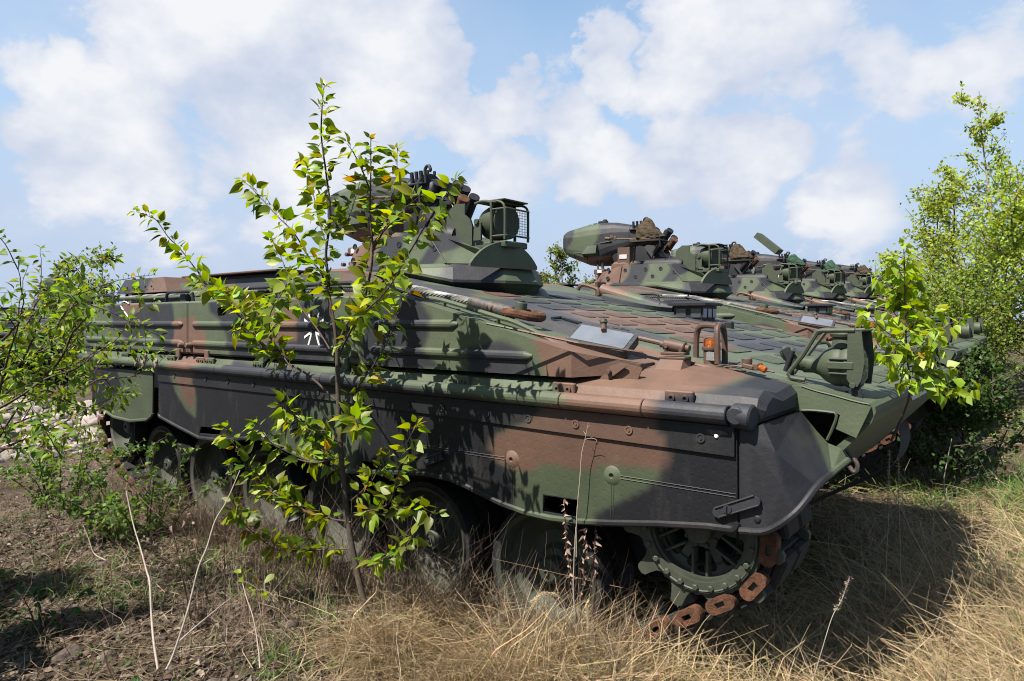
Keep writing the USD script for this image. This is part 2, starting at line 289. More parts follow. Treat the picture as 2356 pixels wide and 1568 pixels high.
SIDE = [(K_, sxz(12, [(150, 395), (830, 380), (850, 600), (840, 700), (850, 900), (740, 890), (690, 760), (600, 680), (520, 740), (430, 800), (330, 720), (240, 590)])),
        (B_, sxz(12, [(300, 380), (490, 380), (470, 460), (420, 510), (360, 500), (320, 450)])),
        (K_, sxz(12, [(1200, 360), (1720, 360), (1715, 960), (1420, 940), (1380, 700), (1330, 560), (1215, 470)])),
        (K_, sxz(12, [(2060, 600), (2150, 360), (2460, 340), (2430, 1000), (1900, 970), (1720, 800), (1900, 760)])),
        (B_, sxz(12, [(1720, 520), (2060, 360), (2130, 450), (2100, 740), (1900, 780), (1740, 760)])),
        (B_, sxz(12, [(1000, 520), (1060, 525), (1120, 620), (1170, 760), (1230, 950), (1110, 1040), (1100, 1110), (1090, 1250), (1060, 1480), (980, 1400), (900, 1160), (880, 1060), (835, 1030), (900, 1000), (850, 800), (835, 740), (850, 640), (840, 560)])),
        (K_, [(-3.13, 1.8), (-2.75, 1.8), (-2.55, 1.6), (-2.62, 1.45), (-2.5, 1.34), (-3.13, 1.33)]),
        (K_, [(-2.3, 1.47), (-2.1, 1.50), (-1.95, 1.45), (-1.88, 1.34), (-2.3, 1.32)]),
        (B_, [(-1.98, 1.8), (-1.9, 1.50), (-1.82, 1.34), (-1.66, 1.25), (-1.66, 1.0), (-1.2, 1.0), (-1.16, 1.27), (-1.05, 1.34), (-.95, 1.42), (-1.3, 1.8)]),
        # lower skirt
        (K_, sxz(1, [(540, 790), (670, 760), (660, 790), (690, 960), (760, 1080), (830, 1130), (830, 1000), (815, 880), (845, 780), (1040, 800), (1045, 750), (1780, 830), (1790, 950), (1690, 1010), (1500, 1110), (1360, 1150), (1300, 1290), (1000, 1300), (700, 1230), (560, 1100)])),
        (K_, sxz(1, [(-60, 640), (100, 640), (300, 800), (330, 920), (260, 1010), (200, 1080), (110, 1080), (100, 900), (60, 750)])),
        (B_, sxz(1, [(-60, 850), (100, 850), (120, 1100), (-60, 1100)])),
        (K_, sxz(5, [(-520, -190), (130, -100), (760, -10), (640, 70), (480, 130), (400, 190), (395, 240), (430, 330), (520, 380), (530, 470), (520, 640), (300, 560), (0, 440), (-300, 370), (-440, 380), (-380, 100)])),
        (K_, sxz(5, [(1370, -60), (1380, 120), (1450, 190), (1475, 300), (1430, 420), (1330, 500), (1200, 560), (1060, 630), (990, 760), (1900, 780), (2500, 760), (2500, 0), (2200, -120)])),
        (B_, sxz(5, [(720, -20), (1385, -80), (1385, 130), (1300, 175), (1160, 210), (1080, 300), (1020, 360), (900, 370), (720, 330), (640, 385), (540, 400), (520, 370), (430, 330), (395, 240), (410, 180), (480, 140), (590, 110), (650, 60)])),
        (K_, [(-1.2, 1.2), (-1.2, 1.26), (-1.14, 1.30), (-1.04, 1.335), (-.96, 1.39), (-.6, 1.45), (-.2, 1.3), (-.4, .6), (-.93, .6), (-.93, 1.2)])]
SIDE = [(c, Polygon(p).buffer(0).buffer(-.018).buffer(.036).buffer(-.018)) for c, p in SIDE]
SIDE = [(c, g if g.geom_type == 'Polygon' else max(g.geoms, key=lambda h: h.area)) for c, g in SIDE if not g.is_empty]
def over(col, c, w): return col * (1 - w[:, None]) + c * w[:, None]
def ss(x, a, b): t = np.clip((x - a) / (b - a), 0, 1); return t * t * (3 - 2 * t)
def camo(v):
    v = np.asarray(v); y = np.minimum(v[:, 1], 8.3 - v[:, 1]); col = np.tile(GREEN, (len(v), 1)); side = y < 2.93; q = v[:, [0, 2]]
    wob = np.stack([meshkit.noise(v * 4, 3), meshkit.noise(v * 4, 5)], 1) * .03 - .015; q = q + wob
    if side.any():
        cs = col[side]; p = q[side]
        for c, g in SIDE:
            x0, z0, x1, z1 = g.bounds; near = (p[:, 0] > x0 - .1) & (p[:, 0] < x1 + .1) & (p[:, 1] > z0 - .1) & (p[:, 1] < z1 + .1)
            if near.any(): cs[near] = over(cs[near], c, ss(sd(p[near], g), -.022, .022))
        col[side] = cs
    top = ~side
    if top.any():
        t = v[top]; n1 = meshkit.fbm(t * [2.0, 1.35, .5] + 3.1, 2, 11); n2 = meshkit.fbm(t * [1.8, 1.1, .5] + 8.7, 2, 23); c = col[top]
        c = over(c, K_, ss(n1, .455, .485)); c = over(c, B_, ss(n2, .62, .65)); hi = t[:, 2] > 1.965
        c2 = np.tile(GREEN, (len(t), 1)); tx = t[:, 0] + .07 * np.sin(t[:, 2] * 11) + .10 * (meshkit.noise(t * 3, 4) - .5)
        low = t[:, 2] < 2.40
        w = ss(-tx, 4.10, 4.15) * low; c2 = over(c2, B_, w); w = ss(-tx, 3.80, 3.84) * (1 - ss(-tx, 4.08, 4.13)) * low; c2 = over(c2, K_, w)
        w = ss(-tx, 3.36, 3.40) * (1 - ss(-tx, 3.52, 3.56)) * low; c2 = over(c2, K_, w)
        w = ss(-tx, 5.22, 5.26) * ~low; c2 = over(c2, K_, w); w = (1 - ss(-tx, 4.78 , 4.83)) * ~low * (t[:, 0] < -3.6); c2 = over(c2, K_, w)
        c[hi] = c2[hi]
        dk = (t[:, 2] > 1.24) & ~hi; c[dk] = over(c[dk], np.array([.060, .064, .068]), .10 + .22 * ss(n1[dk], .455, .485)); fr = (t[:, 0] > -.95); c[fr] = over(c[fr], GREEN, np.ones(fr.sum())); col[top] = c
    return col
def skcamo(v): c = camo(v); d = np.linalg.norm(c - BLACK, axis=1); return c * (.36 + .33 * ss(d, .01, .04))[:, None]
CM = MAT['camo_paint']
ifv = thing('armoured_vehicle', 'nearest camouflaged tracked vehicle, its whole side facing the camera behind the leafy sapling', 'armoured vehicle', ORG, group=None)
ZO = 0.
def P(name, mesh, m='camo_paint', up='', smooth=35, edge=None, cf='auto', **kw):
    if ZO: mesh = (np.asarray(mesh[0], float) + [0, 0, ZO], mesh[1])
    path = (up or ifv) + '/' + name
    c = {'camo_paint': camo, 'camo_skirt': skcamo}.get(m)
    if c is not None and edge is None: edge = .09
    if cf != 'auto': c = cf
    return put(path, mesh, MAT[m], smooth, edge=edge, org=ORG, cfun=c, **kw)
# hull
prof = [(-7.35, 1.2), (-7.35, 1.86), (-7.25, 1.93), (-3.72, 1.93), (-.60, 1.279), (-.575, 1.272), (-.56, 1.258), (-.557, 1.24), (-.575, 1.19), (-1.0, 1.19)]
low = extr([(-7.2, .45), (-7.4, .8), (-7.35, 1.2), (-.9, 1.2), (-1.35, .5), (-1.45, .45)], 3.1, 5.2)
nose = extr([(-.575, 1.195), (-.635, 1.12), (-1.0, .72), (-1.3, .46), (-1.4, .46), (-1.1, .80), (-.80, 1.12), (-.80, 1.195)], 2.99, 5.31)
def sponson():
    R = []
    for x in (-7.3, -5.2, -3.9, -3.1, -2.2, -1.6, -1.2, -.93, -.87, -.845):
        e = {-.87: .004, -.845: .03}.get(x, 0.); z1 = zg(x) - .001
        mid = [(2.60, 1.335), (2.75, min(1.385, z1 - .02))] if x > -1.7 else [(2.60, 1.33), (2.88, 1.345 + max(0, -1.7 - x) * .02)]
        R.append([[x, 2.53 + e, 1.21 + e], [x, 2.52 + e, 1.275 - e * .5], [x, 2.54 + e, 1.31 - e], [x, mid[0][0] + e, mid[0][1] - e], [x, mid[1][0], mid[1][1] - e], [x, 2.955, z1 - e], [x, 2.955, 1.21 + e]])
    return loft(R)
prof_r = [(-7.35, 1.2), (-7.35, 1.86), (-7.25, 1.93), (-3.72, 1.93), (-.93, zg(-.93)), (-.93, 1.19)]
prof_t = [(-.93, zg(-.93)), (-.60, 1.279), (-.575, 1.272), (-.56, 1.258), (-.557, 1.24), (-.575, 1.19), (-.60, 1.19), (-.585, 1.235), (-.93, zg(-.93) - .03)]
nose = join(extr([(-.575, 1.192), (-.635, 1.12), (-1.0, .72), (-1.3, .46), (-1.34, .48), (-1.03, .75), (-.66, 1.13), (-.60, 1.192)], 2.957, 5.343), extr([(-.62, 1.19), (-.66, 1.12), (-1.02, .75), (-1.4, .5), (-1.2, 1.19)], 3.35, 4.95))
hullp = P('hull', join(extr(prof_r, 2.955, 5.345), extr(prof_t, 2.957, 5.343), low, nose), edge=.07)
spn = sponson(); P('fender', spn, edge=.04); P('fender', mir(spn), edge=.15)
K9 = lambda pts, y=2.955: [tuple(A(*Q(9, *p), y)[[0, 2]]) for p in pts]
bow = Polygon(K9([(250, 645), (335, 648), (760, 775), (945, 815), (962, 840), (832, 1106), (650, 1025), (692, 905), (640, 880), (420, 868), (250, 868)]))
bp = P('bow_plate', extr(bow, 2.935, 2.957), edge=.06)
P('weld_rod', tube([A(*Q(9, *p), 2.93) for p in [(345, 868), (420, 868), (540, 878), (630, 890), (650, 915), (640, 960), (600, 1060), (565, 1130)]], .006, 6), 'green_paint', bp)
P('weld_seam', tube([A(*Q(9, *p), 2.936) for p in [(340, 655), (480, 700), (620, 735), (760, 775), (860, 800), (940, 815)]], .0045, 6, 4), 'green_paint', bp)
P('bow_plate', mir(extr(bow, 2.935, 2.957)), edge=.2)
P('tow_ring', tube([A(*Q(9, *p), 3.0) for p in [(735, 1215), (790, 1280), (830, 1340), (830, 1390), (800, 1410), (760, 1360)]], .009, 8, 4), 'flaked_paint')
tag0 = [0, 1, 0]
for i, (yy, zz) in enumerate([(4.05, 1.215)]):
    P('bow_label', plate(Polygon([(-.24, -.018), (.24, -.018), (.24, .018), (-.24, .018)]), [-.5645 - .0, yy, 1.222], [0, 1, 0], nrm([-.34, 0, 1.0]), .002), 'plate_white')
P('bow_label', plate(Polygon([(-.014, -.05), (.014, -.05), (.014, .05), (-.014, .05)]), AG(2066, 893, .002), GD * -1, [0, 1, 0], .002), 'brown_paint')
# anti-slip pads on the deck
k = 0
for r in range(9):
    x0 = -1.145 - .222 * r
    for j in range(6):
        yy = 3.56 + .372 * j
        if x0 < -2.35 and j > 3: continue
        if j == 5 and (r < 2): continue
        s = Polygon([(-.070, -.125), (.070, -.125), (.070, .125), (-.070, .125)]).buffer(-.02).buffer(.02)
        c = np.array([x0, yy + (.02 if r % 2 else -.02), zg(x0)]) + GN * .0015
        P('anti_slip_pad', plate(s, c, [0.979, 0, -.2046], [0, 1, 0], .0035), 'pad', hullp, cf=lambda v: camo(v) * .84, edge=.1)
for r in range(2):
    for j in range(5):
        x0 = -.72 - .17 * r; c = np.array([x0, 3.75 + .33 * j, zg(x0)]) + GN * .0015
        P('anti_slip_pad', plate(Polygon([(-.05, -.12), (.05, -.12), (.05, .12), (-.05, .12)]), c, [0.979, 0, -.2046], [0, 1, 0], .0035), 'pad', hullp, cf=lambda v: camo(v) * .84, edge=.1)
P('deck_handle', tube([AG(*Q(3, *p), .012) for p in [(130, 790), (190, 785), (320, 822)]], .009, 6), 'dark_paint')
P('deck_handle', tube([AG(*Q(3, *p), .012) for p in [(530, 850), (590, 862), (632, 880)]], .010, 6), 'dark_paint')
for p in ((1228, 842), (1300, 840)): P('deck_block', rbox(AG(*Q(3, *p), .02), [.05, .05, .06], .006), 'dark_paint')
P('deck_rib', tube([AG(1120, 745), AG(1330, 790), AG(1480, 812)], .006, 6), 'camo_paint')
P('deck_rib', tube([AG(1250, 690), AG(1700, 842), AG(1830, 872)], .005, 6), 'camo_paint')
# stowage boxes
bx = []
for x0, x1 in ((-7.262, -5.203), (-5.197, -3.133)):
    b = P('stowage_box', box(x0, x1, 2.52, 2.87, 1.335, 1.738, .014), edge=.035); bx.append(b)
    for zz in (1.562, 1.418):
        R = [[np.array([x, 2.52 - .022 * math.sin(a) * s, zz - .024 * math.cos(a) * s]) for a in np.linspace(0, math.pi, 7)] + [np.array([x, 2.535, zz])] for x, s in ((x0 + .07, .35), (x0 + .11, 1), (x1 - .11, 1), (x1 - .07, .35))]
        P('rib', loft(R), up=b, edge=.035)
    for xx in (x0 + .3, (x0 + x1) / 2, x1 - .14):
        P('hinge', box(xx - .03, xx + .03, 2.508, 2.53, 1.305, 1.372, .004), up=b, edge=.035)
    for xx in (x1 - .055,) if x0 < -6 else (x0 + .055, x1 - .05):
        P('knob', cyl([xx, 2.52, 1.40], [xx, 2.475, 1.40], .026, .020, 12, .3), up=b)
w = [(-3.127, 1.738), (-2.86, 1.742), (-1.72, 1.465), (-1.44, 1.405), (-1.44, 1.362), (-1.70, 1.342), (-3.127, 1.338)]
R = []
wedge = hull([[x, yy, z_] for x, z_ in w[:3] + w[5:] for yy in (2.52, 2.84)] + [[-1.685, 2.52, 1.457], [-1.685, 2.52, 1.342], [-1.44, 2.70, 1.402], [-1.44, 2.70, 1.362], [-1.44, 2.84, 1.405]])
b3 = P('stowage_box', wedge, edge=.035, smooth=12); bx.append(b3)
for zz, xe in ((1.575, -2.37), (1.428, -1.9)):
    R = [[np.array([x, 2.52 - .02 * math.sin(a) * s, zz - .024 * math.cos(a) * s]) for a in np.linspace(0, math.pi, 7)] + [np.array([x, 2.535, zz])] for x, s in ((-3.06, .35), (-3.02, 1), (xe - .04, 1), (xe, .35))]
    P('rib', loft(R), up=b3, edge=.035)
P('latch_flap', plate(Polygon(sxz(3, [(430, 1190), (580, 1085), (620, 1105), (490, 1200)], 2.60)), [0, 2.60, 0], [1, 0, 0], [0, 0, 1], -.008), up=b3)
P('bolt', cyl(A(*Q(3, 510, 1143), 2.60), A(*Q(3, 510, 1143), 2.60) + [0, -.02, 0], .011), 'brown_paint', b3)
P('joint_plate', plate(rounded(sxz(3, [(270, 1205), (660, 1245), (710, 1120), (560, 1080)], 2.60), .006), [0, 2.62, 0], [1, 0, 0], [0, 0, 1], -.006), up=b3)
for b in (box(-7.262, -3.133, 5.43, 5.78, 1.335, 1.738, .014), mir(wedge)): P('stowage_box', b, edge=.15)
# national emblem: white-edged cross on the middle box
def emblem():
    arm = Polygon([(-.012, 0), (-.032, .085), (.032, .085), (.012, 0)]); import shapely.affinity as af
    arm = Polygon([(-.016, .016), (-.024, .05), (-.05, .105), (.05, .105), (.024, .05), (.016, .016)])
    cross = shapely.union_all([af.rotate(arm, a, origin=(0, 0)) for a in (0, 90, 180, 270)] + [Point(0, 0).buffer(.024)])
    rim = cross.buffer(.014, join_style=2).difference(cross); ends = shapely.union_all([af.rotate(Polygon([(-.1, .1), (.1, .1), (.1, .14), (-.1, .14)]), a, origin=(0, 0)) for a in (0, 90, 180, 270)])
    return cross, rim.difference(ends)
cross, rim = emblem(); ce = A(722, 757, 2.519)
P('emblem', plate(cross, ce, [1, 0, 0], [0, 0, 1], .0015), 'dark_paint', bx[1])
for g in getattr(rim, 'geoms', [rim]): P('emblem_edge', plate(g, ce, [1, 0, 0], [0, 0, 1], .002), 'white_print', bx[1])
# rails, handles and tow cable along the roof edge
P('roof_rail', tube([A(*Q(12, *p), 2.62) for p in [(200, 335), (420, 328), (640, 325), (950, 312), (1120, 300)]] + [[-3.9, 2.62, 1.80], [-3.2, 2.62, 1.80]], .011, 7))
for x0, x1 in ((-7.15, -6.62), (-5.62, -5.17), (-4.5, -4.05), (-3.75, -3.2)):
    P('grab_handle', tube([[x0, 2.55, 1.73], [x0 + .015, 2.55, 1.80], [x0 + .06, 2.55, 1.815], [x1 - .06, 2.55, 1.815], [x1 - .015, 2.55, 1.80], [x1, 2.55, 1.73]], .013, 8), 'dark_paint')
    P('rail_clamp', rbox([(x0 + x1) / 2, 2.6, 1.77], [.1, .05, .07], .008), 'dark_paint')
    P('rail_post', tube([[x1 + .3, 2.62, 1.73], [x1 + .3, 2.62, 1.80]], .009, 6), 'dark_paint')
cable = spline([[-7.1, 2.74, 1.79], [-6.0, 2.72, 1.80], [-4.8, 2.73, 1.80]] + [A(*Q(2, *p), 2.76) for p in [(150, 1225), (460, 1212), (800, 1225), (1000, 1275), (1260, 1325)]], 10)
seg = np.r_[0, np.cumsum(np.linalg.norm(np.diff(cable, axis=0), axis=1))]; ts = np.arange(0, seg[-1], .012); cc = np.stack([np.interp(ts, seg, cable[:, i]) for i in range(3)], 1)
st = []
tang = np.gradient(cc, axis=0); tang /= np.linalg.norm(tang, axis=1, keepdims=True)
for q in range(6):
    ph = ts * 2 * np.pi / .16 + q * np.pi / 3; sd_ = np.cross(tang, [0, 0, 1.]); sd_ /= np.linalg.norm(sd_, axis=1, keepdims=True); up_ = np.cross(sd_, tang)
    st.append(tube(cc + .014 * (np.cos(ph)[:, None] * sd_ + np.sin(ph)[:, None] * up_), .0095, 5))
rope = P('tow_cable', join(*st), 'steel_rope')
e0, e1 = A(*Q(2, 1255, 1325), 2.76), A(*Q(2, 1610, 1425), 2.74)
P('socket', cyl(e0, e1, .030, .036, 14), 'flaked_paint', rope); ec = A(*Q(2, 1725, 1432), 2.76); dd = nrm(e1 - e0)
sdv = nrm(np.cross(dd, GN)); ring = [e1 - dd * .03 + sdv * .045, ec + sdv * .062, ec + dd * .055 + sdv * .05, ec + dd * .075, ec + dd * .055 - sdv * .05, ec - sdv * .062, e1 - dd * .03 - sdv * .045]
P('cable_eye', tube(ring, .024, 10, 6), 'rust', rope); P('bolt', cyl(ec - dd * .05 - GN * .03, ec - dd * .05 + GN * .055, .036, .03), 'green_paint', rope); P('bolt', cyl(ec - dd * .05 + GN * .05, ec - dd * .05 + GN * .062, .018), 'dark_paint', rope)
P('guard_rail', tube([A(*Q(2, *p), 2.60) for p in [(640, 1215), (880, 1290), (1040, 1320), (1480, 1455), (1600, 1490), (1790, 1575)]] + [A(1300, 803, 2.60), A(1330, 822, 2.6)], .012, 8, 3))
for a_, b_ in (((655, 1215), (655, 1240)), ((1040, 1320), (1030, 1400)), ((1485, 1455), (1480, 1530))): P('rail_post', tube([A(*Q(2, *a_), 2.60), A(*Q(2, *b_), 2.61)], .011, 7))
for p in ((1130, 1410), (1320, 1480), (1450, 1510)): P('deck_clip', rbox(A(*Q(2, *p), 2.62), [.05, .03, .03], .006), 'flaked_paint')
P('cable_tie', tube([A(*Q(12, *p), 2.515) for p in [(410, 385), (360, 362), (330, 400), (345, 440), (380, 490), (415, 540)]], .006, 5, 3), 'white_print')
P('cable_tie', tube([A(*Q(12, *p), 2.60) for p in [(1570, 372), (1600, 345), (1640, 300), (1665, 285)]], .008, 5), 'white_print')
# fender tube, strip with hinges, skirts
ends = [-7.25, -5.66, -4.66, -4.05, -3.42, -2.52, -1.93, -1.70, -1.30, -.955]
for a_, b_ in zip(ends[:-1], ends[1:]):
    P('fender_tube', lathe([(.001, 0), (.034, .0), (.037, .003), (.037, b_ - a_ - .007), (.034, b_ - a_ - .004), (.001, b_ - a_ - .004)], [a_, 2.478, 1.243], [1, 0, 0], 18), edge=.05)
P('tube_end_cap', join(cyl([-.95, 2.50, 1.243], [-.87, 2.495, 1.238], .046, .050, 18), cyl([-.925, 2.50, 1.245], [-.925, 2.452, 1.245], .034, .034, 18)), edge=.04)
for x0, y_ in ((-6.3, 0), (-5.45, 0), (-4.98, 0), (-4.85, 0), (-4.2, 0), (-3.15, 0), (-2.35, 0), (-1.72, 0), (-1.17, 0)):
    q = P('hinge_plate', box(x0 - .06, x0 + .06, 2.505, 2.53, 1.262, 1.318, .005), edge=.04)
    for d_ in (-.028, .03): P('bolt', join(lathe([(.015, 0), (.015, .010), (.0085, .011), (.008, .003), (.001, .003)], [x0 + d_, 2.506, 1.290], [0, -1, 0], 12)), up=q)
def outline(n, pts, y=2.5): return [tuple(A(*p, y)[[0, 2]]) for p in pts]
sk = outline(0, [(368, 960), (406, 981), (458, 1008), (510, 1014), (562, 1009), (597, 1009), (631, 1022), (683, 1047), (735, 1071), (787, 1085), (857, 1086), (978, 1091), (1037, 1103), (1094, 1130), (1152, 1159), (1209, 1180), (1266, 1193), (1323, 1200), (1400, 1204), (1514, 1206), (1628, 1212), (1697, 1221)])
main = Polygon([(-5.64, 1.215)] + [(-5.64, .83)] + sk + [(-.934, 1.212)]).buffer(-.03).buffer(.03)
holes = [sxz(5, [(705, 520), (915, 552), (908, 668), (703, 632)]), sxz(1, [(860, 1180), (1000, 1190), (985, 1245), (850, 1235)]), [(-3.1, .74), (-2.95, .74), (-2.95, .80), (-3.1, .80)]]
rear = Polygon(outline(0, [(205, 845), (352, 856), (350, 955), (338, 966), (300, 969), (262, 960), (215, 930)])).buffer(-.02).buffer(.02)
for pg, hs in ((main, holes), (rear, [])):
    solid = pg
    for h in hs: solid = solid.difference(Polygon(h))
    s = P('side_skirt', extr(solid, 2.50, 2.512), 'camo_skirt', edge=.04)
    for h in hs: P('step_rim', tube([np.array([h[i][0], 2.506, h[i][1]]) for i in (0, 1, 2, 3, 0)], .007, 5), 'dark_paint', s)
    ring = np.array(pg.exterior.coords); lo = ring[(ring[:, 1] < 1.1)]; lo = lo[np.argsort(lo[:, 0])]
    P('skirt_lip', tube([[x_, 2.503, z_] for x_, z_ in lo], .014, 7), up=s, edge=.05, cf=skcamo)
skirt = ifv + '/side_skirt'
top = lambda x: 1.197 + .02 * math.sin((x + .93) / 4.7 * math.pi)
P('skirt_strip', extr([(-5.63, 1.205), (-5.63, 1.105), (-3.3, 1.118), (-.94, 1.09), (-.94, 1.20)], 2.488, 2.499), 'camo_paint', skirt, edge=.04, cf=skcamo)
for x in (-5.35, -4.86, -4.55, -4.22, -3.85, -3.5, -3.1, -2.7, -2.45, -2.15, -1.9, -1.64, -1.38, -1.07):
    P('bolt_ring', lathe([(.018, 0), (.018, .004), (.012, .004), (.012, .001), (.007, .001), (.007, .004), (.001, .004)], [x, 2.487, 1.155 + .01 * math.sin(x)], [0, -1, 0], 14), up=skirt)
for p in ((520, 310), (1125, 408)):
    c = A(*Q(5, *p), 2.5); P('boss', lathe([(.042, 0), (.030, .007), (.012, .010), (.008, -.004), (.001, -.005)], c, [0, -1, 0], 18), up=skirt, edge=.03)
for a_, b_ in (((1165, 416), (1870, 530)), ((495, 308), (-60, 225)), ((1125, 455), (1122, 680)), ((524, 355), (525, 560))):
    a3, b3_ = A(*Q(5, *a_), 2.4985), A(*Q(5, *b_), 2.4985); o = nrm(np.cross(b3_ - a3, [0, 1, 0])) * .006
    for s_ in (-1, 1): P('score_line', tube([a3 + o * s_, b3_ + o * s_], .0016, 4), up=skirt)
def latch(poly, lines, dial, y=2.497):
    l = P('latch_handle', extr(rounded([tuple(A(*Q(5, *p), y)[[0, 2]]) for p in poly], .012), y - .012, y), up=skirt, edge=.05)
    for a_, b_ in lines: P('latch_edge', tube([A(*Q(5, *a_), y - .012), A(*Q(5, *b_), y - .012)], .005, 6), 'dark_paint', skirt)
    c = A(*Q(5, *dial), y - .012); P('latch_dial', lathe([(.016, 0), (.016, .007), (.001, .007)], c, [0, -1, 0], 14), up=skirt); P('latch_slot', rbox(c - [0, .008, 0], [.004, .004, .028], .001), 'black_void', skirt)
latch([(1740, 600), (1985, 530), (2030, 550), (2015, 590), (1775, 665), (1735, 640)], [((1745, 605), (1980, 530)), ((1770, 660), (2010, 588))], (1820, 612))
latch([(-10, 300), (95, 265), (110, 300), (5, 350)], [((-5, 302), (95, 268)), ((0, 348), (110, 305))], (60, 300))
latch([(-820, 95), (-740, 70), (-730, 100), (-810, 135)], [((-815, 97), (-742, 72)), ((-808, 133), (-732, 102))], (-770, 102))
P('rubber_scar', plate(rounded(sxz(4, [(520, 985), (640, 1000), (690, 1015), (690, 1035), (600, 1040), (530, 1020)], 2.487), .004), [0, 2.487, 0], [1, 0, 0], [0, 0, 1], .003), 'worn_rubber', skirt)
P('paint_chip', lathe([(.010, 0), (.007, .004), (.001, .004)], A(*Q(4, 600, 1042), 2.486), [0, -1, 0], 7), 'white_print', skirt)
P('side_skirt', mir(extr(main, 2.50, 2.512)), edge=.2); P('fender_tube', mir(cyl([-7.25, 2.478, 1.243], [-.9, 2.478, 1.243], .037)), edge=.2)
# front flap
V = dict(a1=A(1703, 990, 2.5), b1=A(1703, 1221, 2.5), c1=A(1765, 1221, 2.5), c2=A(1830, 1180, 2.515), l3=A(1880, 1119, 2.62), l4=A(1915, 1088, 2.78), f=A(1951, 1059, 2.92), f1=A(1935, 1032, 2.93), f2=A(1905, 1020, 2.93), f3=A(1880, 993, 2.93), g=A(1843, 947, 2.93), t=A(1757, 978, 2.52), e=A(1785, 1042, 2.51), e2=A(1800, 1120, 2.505))
N_ = list(V); I = {n: i for i, n in enumerate(N_)}; VV = np.array([V[n] for n in N_])
F_ = [('a1', 'b1', 'e2'), ('a1', 'e2', 'e'), ('a1', 'e', 't'), ('b1', 'c1', 'e2'), ('c1', 'c2', 'e2'), ('c2', 'l3', 'e2'), ('e2', 'l3', 'e'), ('l3', 'l4', 'e'), ('l4', 'f2', 'e'), ('l4', 'f', 'f1'), ('l4', 'f1', 'f2'), ('e', 'f2', 'f3'), ('e', 'f3', 'g'), ('e', 'g', 't')]
FF = np.array([[I[a] for a in t] for t in F_]); back = VV + np.array([-.012, .012, .0])
flap = (np.vstack([VV, back]), np.vstack([FF, FF[:, ::-1] + len(VV)]))
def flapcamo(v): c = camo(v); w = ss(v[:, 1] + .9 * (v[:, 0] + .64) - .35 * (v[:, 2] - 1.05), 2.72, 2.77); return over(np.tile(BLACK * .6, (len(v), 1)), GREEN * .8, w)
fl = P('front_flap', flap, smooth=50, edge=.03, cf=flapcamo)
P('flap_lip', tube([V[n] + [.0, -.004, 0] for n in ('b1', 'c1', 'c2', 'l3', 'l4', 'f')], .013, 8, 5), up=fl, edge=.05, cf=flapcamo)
P('dimple', lathe([(.014, 0), (.010, .005), (.001, .006)], A(*Q(5, 2000, 672), 2.5), [0, -1, 0], 12), 'dark_paint', fl)
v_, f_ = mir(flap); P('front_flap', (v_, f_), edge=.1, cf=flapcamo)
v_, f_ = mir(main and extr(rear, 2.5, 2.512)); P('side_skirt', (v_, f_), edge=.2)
# sprocket, road wheels, track
SC = np.array([-1.133, 2.60, .757]); NT = 11
def gear():
    pts = []
    for k in range(NT):
        a0 = math.radians(-73.5) + k * 2 * math.pi / NT
        for da, r in ((-.285, .262), (-.20, .258), (-.135, .272), (-.10, .300), (-.075, .330), (-.035, .340), (.035, .340), (.075, .330), (.10, .300), (.135, .272), (.20, .258)): pts.append((r * math.cos(a0 + da), r * math.sin(a0 + da)))
    p = Polygon(pts).buffer(-.006).buffer(.006)
    inner = Point(0, 0).buffer(.192, 48); p = p.difference(inner)
    return p
def at_s(mesh): v, f = mesh; v = np.array(v); v[:, 0] += SC[0]; v[:, 2] += SC[2]; return v, f
spr = P('sprocket', at_s(extr(gear(), 2.60, 2.625)), 'wheel_paint')
ringp = Point(0, 0).buffer(.245, 64).difference(Point(0, 0).buffer(.205, 64)); P('sprocket_ring', at_s(extr(ringp, 2.586, 2.604)), 'wheel_paint', spr, smooth=50)
P('rim_bead', tube([SC + np.array([.238 * math.cos(a), -.013, .238 * math.sin(a)]) for a in np.linspace(0, 2 * np.pi, 60)], .0045, 5, cap=False), 'wheel_paint', spr)
dish = Point(0, 0).buffer(.21, 64).difference(shapely.union_all([Polygon([(.085 * math.cos(a - .32), .085 * math.sin(a - .32)), (.178 * math.cos(a - .42), .178 * math.sin(a - .42)), (.185 * math.cos(a), .185 * math.sin(a)), (.178 * math.cos(a + .42), .178 * math.sin(a + .42)), (.085 * math.cos(a + .32), .085 * math.sin(a + .32))]).buffer(-.018).buffer(.018) for a in np.arange(6) * math.pi / 3 + math.pi / 6 - math.pi / 2 + math.pi / 6]))
P('spoke_plate', at_s(extr(dish, 2.645, 2.665)), 'wheel_paint', spr)
for k in range(6):
    a = k * math.pi / 3 - math.pi / 2; d_, n_ = np.array([math.cos(a), 0, math.sin(a)]), np.array([-math.sin(a), 0, math.cos(a)])
    for s_ in (-1, 1): P('spoke_rib', rbox(SC + d_ * .145 + n_ * .03 * s_ + [0, .045, 0], [.12, .05, .012], .004, [d_, [0, 1, 0], n_]), 'wheel_paint', spr)
for k in range(22):
    a = math.radians(-90) + k * 2 * math.pi / 22; c = SC + np.array([.226 * math.cos(a), -.013, .226 * math.sin(a)])
    P('bolt', lathe([(.0125, 0), (.0125, .012), (.010, .014), (.001, .014)], c, [0, -1, 0], 6), 'wheel_paint', spr, smooth=20)
for k in range(10):
    a = k * 2 * math.pi / 10; c = SC + np.array([.075 * math.cos(a), .045, .075 * math.sin(a)]); P('bolt', lathe([(.010, 0), (.010, .012), (.001, .012)], c, [0, -1, 0], 6), 'wheel_paint', spr, smooth=20)
P('hub', lathe([(.001, .06), (.045, .06), (.055, .05), (.055, 0), (.001, 0)], SC + [0, .05, 0], [0, -1, 0], 20), 'wheel_paint', spr)
